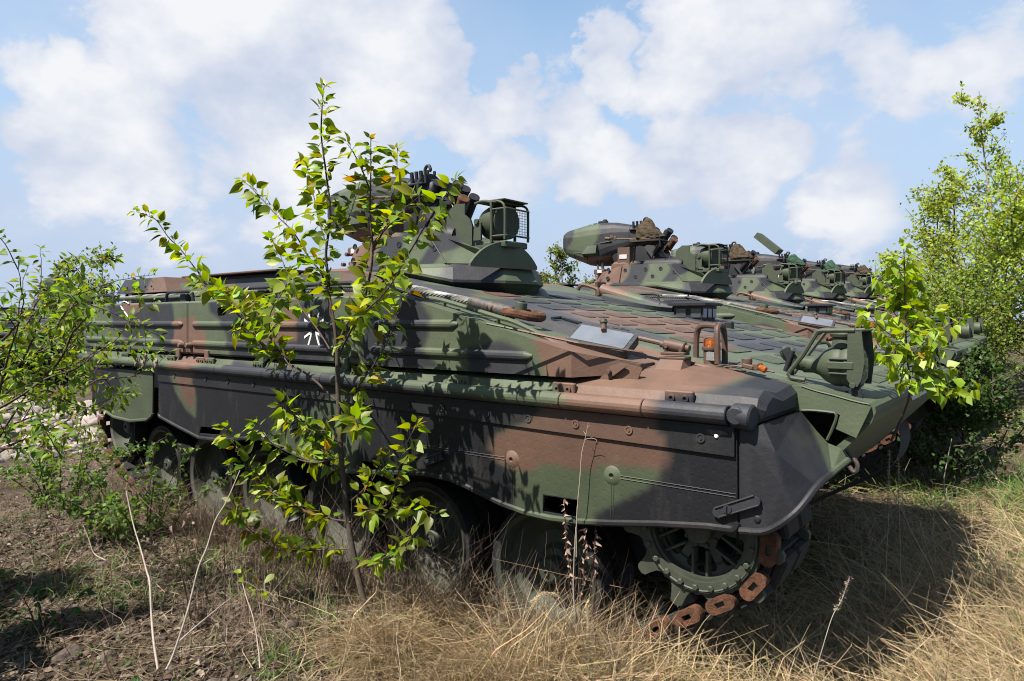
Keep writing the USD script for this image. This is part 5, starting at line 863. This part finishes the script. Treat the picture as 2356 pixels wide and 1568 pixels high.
# the trees on the right
def tree(name, label, u, dist, h, spread, seed, nbr, leaf, col, nleaf, trunk='birch_bark', r=.05, shape=TINY, cat='tree', base_z=None, group=None, first=.12, shp=1.):
    rng = np.random.default_rng(seed); root = thing(name, label, cat, group=group); b = AD(u, HY, dist); b[2] = gz(b[0], b[1]); tp_ = b + [rng.normal() * .1 * h, rng.normal() * .05 * h, h]
    k = np.linspace(0, 1, 9)[:, None]; tr__ = b + (tp_ - b) * k + np.cumsum(rng.normal(size=(9, 3)) * [.02, .02, 0], 0) * h * .35; put(root + '/trunk', tube(tr__, [r, r * .12], 9, 3), MAT[trunk], 60); Pz = []; br = []; tt = spline(tr__, 5)
    for i in range(nbr):
        q = rng.uniform(first, .97) ** shp; a = tt[int(q * (len(tt) - 1))]; az = rng.uniform(0, 2 * np.pi); L1 = spread * (1.05 - q) ** .75 * rng.uniform(.55, 1.1) + .12 * spread; d = nrm([math.cos(az), math.sin(az), rng.uniform(.5, 1.3)]); p = spline([a, a + d * L1 * .5, a + d * L1 + [0, 0, -.04 * L1]], 5); br.append(tube(p, [r * .32 * (1.1 - q), .004], 5)); Pz.append(p[2:])
        for j in range(3):
            c = p[rng.integers(3, len(p))]; d2 = nrm(d + rng.normal(size=3) * .8); p2 = c + d2 * L1 * .45 * np.linspace(0, 1, 5)[:, None]; br.append(tube(p2, [.008, .003], 4)); Pz.append(p2)
    put(root + '/branches', join(*br), MAT['twig' if trunk == 'twig' else 'bark'], 60); Pz = np.vstack(Pz); base = Pz[rng.integers(len(Pz), size=nleaf)] + rng.normal(size=(nleaf, 3)) * spread * .045
    d = rng.normal(size=(nleaf, 3)) + [0, 0, -.2]; V, f = set_leaves(shape, base, frames(d, rng.normal(size=(nleaf, 3)) * .45 + [-.1, -.35, 1], rng.normal(size=nleaf) * .45), rng.uniform(*leaf, nleaf))
    c = tone(rng, nleaf, col, .22, .10); put(root + '/crown', (V.reshape(-1, 3), (f[None] + np.arange(nleaf)[:, None, None] * V.shape[1]).reshape(-1, 3)), MAT['small_leaf'], True, col=np.repeat(c, V.shape[1], 0)); return root
YG = (.34, .43, .06)
tree('birch_tree', 'tallest slender birch with a pale trunk at the right edge', 2318, 13.5, 6.0, 1.25, 51, 46, (.055, .095), YG, 3300, 'birch_bark', .05)
tree('birch_tree', 'birch shrub with a pointed top left of the tall birch', 2215, 14.5, 4.75, 1.5, 52, 50, (.055, .095), YG, 3800, 'bark', .05, first=.05)
tree('birch_tree', 'bushy birch forming the left shoulder of the right-hand thicket', 2140, 15.5, 4.1, 1.5, 53, 50, (.055, .095), (.34, .43, .065), 3600, 'bark', .045, first=.05)
tree('birch_tree', 'low bush at the left foot of the right-hand thicket', 2085, 16.5, 3.0, 1.2, 54, 44, (.055, .09), (.33, .42, .06), 2700, 'bark', .04, first=.03)
tree('birch_tree', 'dense green bush under the tall birch at the right edge', 2275, 12.5, 3.7, 1.6, 55, 56, (.05, .085), (.30, .41, .05), 4200, 'bark', .045, first=.04)
tree('birch_tree', 'bush cut by the right edge of the picture', 2390, 12.0, 4.2, 1.7, 56, 56, (.05, .085), (.30, .41, .05), 4200, 'bark', .045, first=.04)
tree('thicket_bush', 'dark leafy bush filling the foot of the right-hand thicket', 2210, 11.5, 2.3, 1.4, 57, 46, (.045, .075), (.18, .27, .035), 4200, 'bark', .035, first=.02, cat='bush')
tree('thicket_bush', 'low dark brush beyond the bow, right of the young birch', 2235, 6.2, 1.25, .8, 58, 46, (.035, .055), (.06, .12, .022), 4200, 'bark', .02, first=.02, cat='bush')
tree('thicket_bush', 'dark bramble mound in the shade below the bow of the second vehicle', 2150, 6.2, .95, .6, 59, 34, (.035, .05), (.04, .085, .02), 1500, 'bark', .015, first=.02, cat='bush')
tree('distant_tree', 'yellow-green bush seen between the two front turrets', 1300, 31, 4.7, 1.9, 61, 44, (.11, .17), (.16, .21, .035), 2600, 'bark', .06, cat='bush')
tree('distant_tree', 'rounded pale bush left of the bush between the turrets', 1262, 36, 3.9, 1.7, 62, 44, (.11, .17), (.17, .185, .05), 2600, 'bark', .06, cat='bush')
tree('distant_tree', 'bush behind the turret base of the second vehicle', 1350, 33, 3.6, 1.7, 63, 40, (.11, .17), (.15, .20, .035), 2200, 'bark', .06, cat='bush')
tree('young_tree', 'tallest thin young tree left of the nearest vehicle rear', 252, 11.5, 2.85, .8, 64, 26, (.05, .08), (.13, .20, .03), 900, 'bark', .02)
tree('young_tree', 'thin young tree between the left bush and the taller young tree', 165, 12.5, 2.7, .9, 65, 30, (.05, .08), (.13, .20, .03), 1300, 'bark', .02)
tree('young_tree', 'small young tree just above the roof edge of the nearest vehicle', 335, 15, 2.6, .5, 66, 16, (.05, .08), (.13, .19, .03), 420, 'bark', .02)
tree('young_tree', 'leafy young tree with yellow-green leaves in front of the second row', 215, 10.5, 2.1, .9, 67, 34, (.05, .08), (.14, .20, .028), 1700, 'bark', .02)
tree('distant_tree', 'faint bush above the farthest turret of the near row', 2005, 40, 4.2, 1.3, 68, 30, (.12, .18), (.15, .20, .04), 1000, 'bark', .05, cat='bush')
tree('thicket_bush', 'dense bush outside the lower left corner, shading the soil', -620, 2.95, 1.8, .6, 71, 40, (.05, .08), (.12, .19, .03), 3600, 'bark', .03, cat='bush', first=.05)
tree('thicket_bush', 'tall bush outside the left edge behind the camera side verge', -520, 2.5, 1.85, .42, 72, 40, (.05, .08), (.09, .15, .03), 3600, 'bark', .03, cat='bush', first=.05)
# ------------------------------------------------------------------ grass, weeds, stones
def inview(x, y, m=260):
    d = np.stack([x, y, 0 * x], -1); s = d @ FW; u = CX + FOC * (d @ RT) / np.maximum(s, .1); return (s > .6) & (u > -m) & (u < 2356 + m)
def blades(rng, base, L, w, head, bend, lift, col, n=5):
    k = len(base); t = np.linspace(0, 1, n)[None, :, None]; h = np.stack([np.cos(head), np.sin(head), 0 * head], 1)[:, None]; a = lift[:, None, None]; b = bend[:, None, None]; L = L[:, None, None]
    ang = a - b * t; z = np.cumsum(np.sin(ang), 1) / n * L; r = np.cumsum(np.cos(ang), 1) / n * L; z = z - z[:, :1]; r = r - r[:, :1]
    sd_ = np.stack([-np.sin(head), np.cos(head), 0 * head], 1)[:, None]; curl = (rng.normal(size=(k, 1, 1)) * .25) * t ** 2 * L + (rng.normal(size=(k, 1, 1)) * .12) * np.sin(t * 5) * L
    c = base[:, None] + h * r + np.array([0, 0, 1.]) * z + sd_ * curl; c[..., 2] = np.maximum(c[..., 2], base[:, None, 2] - .01 + .01 * t[..., 0]); tw = rng.uniform(0, np.pi, (k, 1, 1)); side = sd_ * np.cos(tw) + (np.array([0, 0, 1.]) * .7 + h * .7) * np.sin(tw); ww = w[:, None, None] * (1 - t * .85) * .5
    V = np.stack([c - side * ww, c + side * ww], 2).reshape(-1, 3); i = np.arange(n - 1) * 2; q = np.stack([i, i + 1, i + 3, i + 2], 1); f = np.vstack([q[:, [0, 1, 2]], q[:, [0, 2, 3]]]); F = (f[None] + np.arange(k)[:, None, None] * n * 2).reshape(-1, 3); return V, F, np.repeat(col, n * 2, 0)
def scatter(rng, n, x0, x1, y0, y1, dens=None, clump=0):
    if clump:
        c = np.stack([rng.uniform(x0, x1, n // clump), rng.uniform(y0, y1, n // clump)], 1); p = np.repeat(c, clump, 0) + rng.normal(size=(n // clump * clump, 2)) * .055
    else: p = np.stack([rng.uniform(x0, x1, n), rng.uniform(y0, y1, n)], 1)
    keep = inview(p[:, 0], p[:, 1]); p = p[keep]
    if dens is not None: p = p[rng.uniform(size=len(p)) < dens(p[:, 0], p[:, 1])]
    return np.column_stack([p, gz(p[:, 0], p[:, 1])])
rng = np.random.default_rng(77); STRAW = np.array([.20, .152, .083]); STRAW2 = np.array([.155, .118, .075]); GRN = np.array([.052, .095, .016])
def grass(name, label, parts, cat):
    V, F, C, n = [], [], [], 0
    for v, f, c in parts: V.append(v); F.append(f + n); C.append(c); n += len(v)
    put('/World/' + name, (np.vstack(V), np.vstack(F)), MAT['blade'], False, col=np.vstack(C), kind='stuff', label=label, category=cat)
def mk(n, reg, L, w, lift, bend, colr, dens=None, clump=0, headmean=None, hs=1.2, var=.34, seg=5):
    b = scatter(rng, int(n * .55) // 2 * 2, *reg, dens, clump); k = len(b); hd = rng.uniform(0, 2 * np.pi, k) if headmean is None else headmean + rng.normal(size=k) * hs
    return blades(rng, b, rng.uniform(*L, k), rng.uniform(*w, k) * 1.55, hd, rng.uniform(*bend, k), rng.uniform(*lift, k), np.clip(colr * (1 + var * rng.normal(size=(k, 1))) * (1 + .06 * rng.normal(size=(k, 3))), .01, .9), seg)
patch = lambda x, y, s=1.6, o=0, lo=.42, hi=.58: ss(meshkit.fbm(np.stack([x * s + o, y * s, 0 * x], -1), 3, 4 + o), lo, hi)
right = lambda x, y: np.clip(ss(x, -2.2, -1.3), .0, 1)
front = lambda x, y: (.12 + .88 * ss(x, -2.6, -1.8)) * (y < 2.75) * .9
parts = [mk(26000, (-2.6, 1.8, 1.9, 7.5), (.22, .50), (.0030, .0055), (.5, 1.35), (.8, 2.6), STRAW, lambda x, y: right(x, y) * (.35 + .65 * patch(x, y, 1.3)), 26, None),
         mk(9000, (-2.6, .6, 1.8, 4.2), (.30, .62), (.003, .005), (.9, 1.45), (.9, 2.2), STRAW * 1.08, lambda x, y: right(x, y) * patch(x, y, 1.6, 9), 30, 2.4, .9),
         mk(26000, (-4.6, -1.0, 1.4, 2.62), (.12, .40), (.0025, .0045), (.4, 1.4), (.4, 2.2), STRAW2 * 1.1, front, 18),
         mk(22000, (-2.4, -.5, 1.8, 2.62), (.26, .52), (.003, .005), (.9, 1.5), (.5, 1.9), STRAW, lambda x, y: .3 + .7 * patch(x, y, 2.2, 5), 22, -1.0, 1.0),
         mk(30000, (-3.2, 5.0, 6, 26), (.18, .42), (.006, .012), (.4, 1.3), (.5, 2.2), STRAW * [.9, .95, .9], lambda x, y: ss(x, -1.6, -.5) * (.3 + .7 * patch(x, y, .7)), 16),
         mk(20000, (-7, -2.6, .7, 2.6), (.05, .24), (.002, .004), (.0, .9), (.0, 1.2), STRAW2 * .8, None, 6), mk(4500, (-12, -6, 1.2, 4.2), (.06, .22), (.003, .006), (.3, 1.3), (.2, 1.6), STRAW2, None, 10), mk(1500, (-4.5, -.8, .8, 2.6), (.25, .6), (.0018, .003), (-.05, .35), (.0, .3), STRAW * [.9, .9, 1.05], None)]
parts.append(mk(14000, (-1.75, -.55, 1.95, 2.55), (.34, .66), (.003, .005), (.8, 1.5), (.4, 1.8), STRAW * 1.1, lambda x, y: .15 + .85 * patch(x, y, 2.6, 12, .40, .55), 34, -.4, 1.2)); parts.append(mk(12000, (-6.2, -2.2, 2.2, 2.62), (.08, .30), (.002, .004), (.4, 1.4), (.4, 2.0), STRAW2 * .9, None, 12)); parts.append(mk(16000, (-.9, .5, 2.3, 4.2), (.35, .7), (.003, .005), (.8, 1.45), (.6, 2.0), STRAW * 1.05, lambda x, y: .2 + .8 * patch(x, y, 1.8, 15), 30, 2.6, .9))
parts.append(mk(9000, (-6.0, -1.3, 2.22, 2.5), (.25, .55), (.0022, .0035), (.9, 1.56), (.1, 1.3), STRAW2 * .6, lambda x, y: .25 + .75 * patch(x, y, 2.2, 21), 9)); parts.append(mk(7000, (-1.2, .2, 2.3, 5.5), (.45, .85), (.003, .0048), (1.0, 1.5), (.7, 1.9), STRAW, lambda x, y: patch(x, y, 1.6, 25, .4, .55), 22, 2.4, .8))
grass('dry_grass', 'dry straw-coloured grass, thick and tangled at the front of the nearest vehicle, thin on the soil at left', parts, 'dry grass')
parts = [mk(30000, (-2.4, 1.8, 1.9, 7.5), (.12, .44), (.0028, .005), (.9, 1.5), (.2, 1.4), GRN, lambda x, y: right(x, y) * patch(x, y, 1.7, 3, .38, .54), 12), mk(40000, (-2.5, 5, 6, 26), (.10, .30), (.006, .012), (.8, 1.5), (.2, 1.3), GRN * [1.25, 1.15, 1.2], lambda x, y: ss(x, -1.4, -.4) * patch(x, y, .6, 3), 14),
         mk(9000, (-4.5, -1.2, 1.3, 2.7), (.06, .2), (.0025, .0045), (.9, 1.5), (.2, 1.3), GRN, lambda x, y: patch(x, y, 2.4, 3, .48, .6), 10), mk(4500, (-9, -4, .9, 2.8), (.06, .2), (.003, .005), (.8, 1.5), (.2, 1.2), GRN * [1.1, 1.05, 1], lambda x, y: patch(x, y, 1.2, 6, .42, .58), 10), mk(24000, (-.3, 2.4, 2.8, 9), (.10, .32), (.003, .005), (.8, 1.5), (.2, 1.3), GRN * [1.3, 1.15, 1.1], None, 14)]
grass('green_grass', 'fresh green grass blades growing through the dry grass', parts, 'grass')
parts = [mk(900, (-7, -2.4, 1.0, 2.55), (.25, .7), (.0022, .0035), (1.2, 1.56), (-.1, .3), np.array([.075, .05, .035]), None), mk(1500, (-4.4, -1.2, 2.15, 2.48), (.35, .75), (.002, .003), (1.1, 1.57), (-.2, .5), np.array([.085, .06, .042]), None), mk(700, (-1.2, 1.6, 2.6, 6.5), (.35, .8), (.0025, .004), (1.15, 1.57), (-.1, .5), np.array([.19, .15, .10]), None), mk(700, (-3.4, -1.0, 1.3, 2.5), (.2, .55), (.002, .0032), (1.0, 1.56), (-.2, .4), np.array([.17, .13, .095]), None)]
grass('dead_stems', 'thin dark dead stems standing over the soil and before the road wheels', parts, 'dead stems')
# low broad-leaved weeds on the soil
b = scatter(rng, 1500, -7, -1.0, .8, 2.6, lambda x, y: patch(x, y, 2.6, 7, .42, .58)); b = np.repeat(b, 7, 0); k = len(b); hd = rng.uniform(0, 6.28, k); d = np.stack([np.cos(hd), np.sin(hd), rng.uniform(.1, 1.2, k)], 1)
V, f = set_leaves(WIL, b + rng.normal(size=(k, 3)) * [.02, .02, .008], frames(d, np.tile([0, 0, 1.], (k, 1)), rng.normal(size=k) * .3), rng.uniform(.018, .045, k))
put('/World/weeds', (V.reshape(-1, 3), (f[None] + np.arange(k)[:, None, None] * V.shape[1]).reshape(-1, 3)), MAT['small_leaf'], True, col=np.repeat(tone(rng, k, (.06, .125, .03)), V.shape[1], 0), kind='stuff', label='small green weed leaves on the bare soil', category='weeds')
# chips, bark and dead leaves
b = np.vstack([scatter(rng, 12000, -6.5, -1.0, .7, 2.6), scatter(rng, 1500, -11, -6, 1.2, 3.5)]); k = len(b); hd = rng.uniform(0, 6.28, k); d = np.stack([np.cos(hd), np.sin(hd), rng.normal(size=k) * .35], 1)
V, f = set_leaves(leafshape(4, .34, None, .5, .25, .8), b + [0, 0, .006], frames(d, rng.normal(size=(k, 3)) * .5 + [0, 0, 1], rng.normal(size=k) * .6), rng.uniform(.012, .042, k))
c = np.array([[.08, .058, .044], [.042, .03, .022], [.135, .11, .088], [.066, .043, .03]])[rng.integers(4, size=k)] * rng.uniform(.6, 1.3, (k, 1))
put('/World/leaf_litter', (V.reshape(-1, 3), (f[None] + np.arange(k)[:, None, None] * V.shape[1]).reshape(-1, 3)), MAT['dead_brown'], True, col=np.repeat(c, V.shape[1], 0), kind='stuff', label='dead leaves and bark chips lying on the soil', category='leaf litter')
# stones and clods
def rock(s, flat=.65):
    v, f = tm(trimesh.creation.icosphere(2)); q = np.random.default_rng(s); v = v * (1 + .55 * (meshkit.noise(v * 1.6 + s * 9.1, s) - .5)[:, None] + .25 * (meshkit.noise(v * 4 + s * 3.3, s + 1) - .5)[:, None]); return v * [1, .8, flat], f
rocks = [rock(i, .5 + .06 * i) for i in range(6)]; SG = UsdGeom.Xform.Define(stage, '/World/class_stones')
stage.RemovePrim('/World/class_stones')
b1 = scatter(rng, 170, -5.2, -1.2, .8, 2.35); b2 = scatter(rng, 420, -13.8, -9.0, 1.6, 4.6); sizes = np.r_[rng.gamma(2., .007, len(b1)) + .009, rng.gamma(2.2, .022, len(b2)) + .03]; pts = np.vstack([b1, b2]); cols = np.vstack([np.array([.065, .05, .04]) * rng.uniform(.6, 1.4, (len(b1), 1)), np.array([.19, .16, .145]) * rng.uniform(.75, 1.2, (len(b2), 1))])
o = np.argsort(-sizes / np.linalg.norm(pts - CAM, axis=1))
for i in o[:295]:
    v, f = rocks[i % 6]; a = rng.uniform(0, 6.28); R_ = np.array([[math.cos(a), math.sin(a), 0], [-math.sin(a), math.cos(a), 0], [0, 0, 1]]); put('/World/ground/stone', (v * sizes[i] @ R_ + pts[i] + [0, 0, sizes[i] * .15], f), MAT['stone'], 60, col=None, cfun=lambda q, c=cols[i]: np.tile(c, (len(q), 1)))
b3 = np.vstack([scatter(rng, 2600, -14.5, -8.6, 1.2, 5.0), scatter(rng, 2600, -6.5, -1.0, .7, 2.6)]); s3 = np.r_[rng.gamma(2., .016, 10 ** 5)[:len(b3)]] * np.where(b3[:, 0] < -8, 1.5, .22) + .005; J = []; C3 = []
for i in range(len(b3)):
    v, f = rocks[i % 6]; a = rng.uniform(0, 6.28); R_ = np.array([[math.cos(a), math.sin(a), 0], [-math.sin(a), math.cos(a), 0], [0, 0, 1]]); J.append(v * s3[i] @ R_ + b3[i]); C3.append(np.tile(np.array([.18, .152, .136] if b3[i, 0] < -8 else [.065, .052, .042]) * rng.uniform(.7, 1.3), (len(v), 1)))
nv = len(rocks[0][0]); put('/World/rubble', (np.vstack(J), np.vstack([rocks[i % 6][1] + i * nv for i in range(len(b3))])), MAT['stone'], True, col=np.vstack(C3), kind='stuff', label='pale rubble heap behind the left bush and small clods on the soil', category='rubble')
# dead stalks standing on their own
def stalk(label, pts, s0, s1, r, m='pale_stalk', twigs=(), cat='dry stalk', group=None, smooth=5):
    root = thing('dry_stalk', label, cat, group=group); p = pd_(pts, s0, s1, 6); put(root + '/stem', tube(p, [r * .45, r], 6, smooth), MAT[m], 60)
    for tw in twigs: put(root + '/twig', tube(pd_(tw, s0 + .1, s0 + .1, 6), [r * .5, r * .25], 5, 4), MAT[m], 60)
    return root
stalk('long pale bare stalk leaning left in the lower left foreground', [(332, 500), (375, 700), (420, 850), (455, 980), (475, 1060), (485, 1250), (500, 1420), (525, 1580)], 2.9, 2.45, .0048, twigs=[[(415, 830), (405, 815)], [(475, 1060), (510, 990), (545, 925)], [(475, 1060), (478, 1010), (480, 955)]])
stalk('long pale bare stalk leaning right, foot beside the other pale stalk', [(1020, 375), (940, 560), (870, 680), (820, 840), (770, 960), (725, 1140), (690, 1270), (620, 1480), (575, 1580)], 2.75, 2.45, .0048, twigs=[[(800, 940), (830, 920), (860, 905)]])
stalk('thin forked pale stalk right of the two long stalks', [(1035, 1060), (1060, 1150), (1100, 1270), (1130, 1450), (1140, 1570)], 2.7, 2.5, .003, twigs=[[(1045, 1090), (1040, 1060)]])
stalk('pale fallen twig lying slanted behind the long stalks', [(960, 1150), (860, 1230), (740, 1330), (640, 1420)], 2.75, 2.6, .003)
stalk('slim pale twig standing left of the long stalks', [(70, 700), (110, 800), (140, 880), (210, 920)], 2.9, 2.85, .003)
WG = 'brown weed stalks standing left of the front road wheel'
for i, (pts, lab) in enumerate((([(580, 560), (620, 760), (660, 960), (700, 1150), (725, 1290)], 'withered brown weed stalk nearest the long leaning stalks'), ([(650, 560), (690, 760), (740, 960), (780, 1120)], 'withered brown weed stalk with curled leaves in the middle of its group'), ([(720, 620), (750, 800), (790, 1000), (830, 1180)], 'withered brown weed stalk at the right of its group'), ([(925, 700), (925, 900), (930, 1180)], 'single straight brown stalk under the sapling leaves'))):
    r_ = stalk(lab, pts, 3.25, 3.2, .0034, 'twig'); p = spline(pd_(pts, 3.25, 3.2, 6), 6); q, t, k = along(rng, p, .03, .0); q, t = q[k < .55], t[k < .55]; n = len(q)
    if n: V, f = set_leaves(leafshape(4, .3, None, .9, .5), q, frames(rng.normal(size=(n, 3)) + [0, 0, -.6], rng.normal(size=(n, 3)), rng.normal(size=n)), rng.uniform(.015, .034, n)); put(r_ + '/curled_leaves', (V.reshape(-1, 3), (f[None] + np.arange(n)[:, None, None] * V.shape[1]).reshape(-1, 3)), MAT['dead_brown'], True, col=np.tile([.12, .08, .06], (n * V.shape[1], 1)), kind='stuff')
def pd5(pts, s): return np.array([AD(*Q(5, *p), s) for p in pts])
for pts, s, lab, lv_ in (([(835, 545), (840, 700), (850, 850), (880, 1060), (915, 1300)], 2.95, 'tall dried weed with curled leaves before the first road wheel', 1), ([(965, 720), (960, 900), (945, 1100), (930, 1300)], 2.95, 'dried weed with shrivelled pods right of the tall one', 1), ([(1025, 715), (1015, 900), (1000, 1040), (985, 1250)], 2.97, 'thin reddish dried weed between the road wheel and the sprocket', 1), ([(905, 720), (895, 900), (890, 1100), (905, 1300)], 2.9, 'bare dried stalk close to the tall weed', 0)):
    root = thing('dried_weed', lab, 'dried weed'); p = pd5(pts, s); put(root + '/stem', tube(p, [.002, .0036], 6, 5), MAT['twig' if lv_ else 'pale_stalk'], 60)
    if lv_:
        q, t, k = along(rng, spline(p, 6), .011, 0); q = q[k < .72]; n = len(q); V, f = set_leaves(leafshape(4, .3, None, .9, .6), q, frames(rng.normal(size=(n, 3)) + [0, 0, -.5], rng.normal(size=(n, 3)), rng.normal(size=n)), rng.uniform(.014, .034, n)); put(root + '/curled_leaves', (V.reshape(-1, 3), (f[None] + np.arange(n)[:, None, None] * V.shape[1]).reshape(-1, 3)), MAT['dead_brown'], True, col=np.tile([.19, .13, .10], (n * V.shape[1], 1)), kind='stuff')
root = thing('dead_stalk', 'thin forked pale stalk standing against the skirt above the step opening', 'dry stalk'); put(root + '/stem', tube(np.array([A(*Q(5, *p), 2.45) for p in [(908, 900), (910, 665), (930, 420), (940, 280), (960, 190), (980, 90)]]), [.0028, .0012], 6, 5), MAT['pale_stalk'], 60)
for tw in ([(960, 190), (1000, 182), (1027, 190)], [(965, 160), (950, 140)], [(972, 120), (990, 105)], [(1027, 190), (1030, 205)]): put(root + '/twig', tube(np.array([A(*Q(5, *p), 2.45) for p in tw]), [.0014, .0008], 5, 3), MAT['pale_stalk'], 60)
def plume(lab, p, n, L, seed, col=(.29, .23, .14)):
    q = np.random.default_rng(seed); root = thing('grass_plume', lab, 'grass plume'); p = spline(p, 8); put(root + '/stem', tube(p, [.0012, .0018], 5), MAT['pale_stalk'], 60); m_ = int(len(p) * .0) ; hp = p[:max(3, int(len(p) * .45))]; b_ = hp[q.integers(len(hp), size=n)] + q.normal(size=(n, 3)) * .004; t_ = nrm(hp[0] - hp[-1])
    V, F, C = blades(q, b_, q.uniform(.3, 1, n) * L, np.full(n, .003), q.uniform(0, 6.28, n), q.uniform(.2, 1.2, n), q.uniform(.4, 1.4, n), np.array(col) * q.uniform(.7, 1.3, (n, 1)), 3); put(root + '/seed_head', (V, F), MAT['blade'], False, col=C)
plume('feathery upright seed head of grass below the first road wheel', pd5([(975, 1180), (985, 1300), (990, 1420), (985, 1520), (980, 1620)], 2.55), 420, .028, 1)
plume('drooping feathery grass head across the first road wheel', pd5([(640, 1175), (700, 1130), (780, 1130), (830, 1180), (850, 1300), (860, 1450)], 2.75), 300, .022, 2)
plume('grass seed head pointing up at the right of the sprocket', np.array([AD(*p, 2.5) for p in [(1955, 1330), (1935, 1385), (1915, 1420), (1890, 1500), (1870, 1568)]]), 160, .016, 3, (.26, .21, .16))
plume('tall pale grass ear in the shade right of the bow', np.array([AD(*p, 3.2) for p in [(2047, 1040), (2045, 1110), (2045, 1180), (2040, 1280), (2035, 1400)]]), 240, .02, 4, (.25, .215, .13)); plume('second tall pale grass ear right of the bow', np.array([AD(*p, 3.3) for p in [(2068, 1060), (2068, 1120), (2070, 1200), (2072, 1300), (2075, 1420)]]), 240, .02, 5, (.25, .215, .13))
for pts, lab in (([(2150, 1170), (2200, 1230), (2270, 1310), (2330, 1380), (2400, 1440)], 'pale straight stalk slanting down the sunny grass at the right edge'), ([(2190, 1010), (2180, 1060), (2172, 1110), (2178, 1170)], 'whitish dead stem at the edge of the right-hand grass'), ([(2055, 1130), (2105, 1240), (2150, 1330), (2165, 1480)], 'long bent grass stem in the shaded grass at right')):
    root = thing('dry_stalk', lab, 'dry stalk'); put(root + '/stem', tube(np.array([AD(*p, 3.4) for p in pts]), [.002, .0035], 6, 5), MAT['pale_stalk'], 60)
v, f = rocks[2]; put('/World/snail_shell', (v * .022 + AZ(738, 1308, .12), f), MAT['white_print'], 60, label='white snail shell on the ground left of the sapling trunk', category='snail shell')
put('/World/plastic_scrap', plate(rounded([(-.03, -.012), (.028, -.018), (.034, .012), (-.02, .016)], .004), AZ(290, 1520, .06), nrm([.9, .2, .15]), nrm([-.2, .9, .3]), .003), MAT['white_print'], 20, label='crumpled pale plastic scrap on the soil at lower left', category='litter')
put('/World/plastic_scrap', plate(rounded([(-.012, -.02), (.012, -.018), (.010, .022), (-.010, .018)], .003), AZ(90, 1275, .06), nrm([.9, .2, .1]), nrm([-.1, .4, .9]), .003), MAT['plate_white'], 20, label='small bluish-white scrap on the soil near the left edge', category='litter')
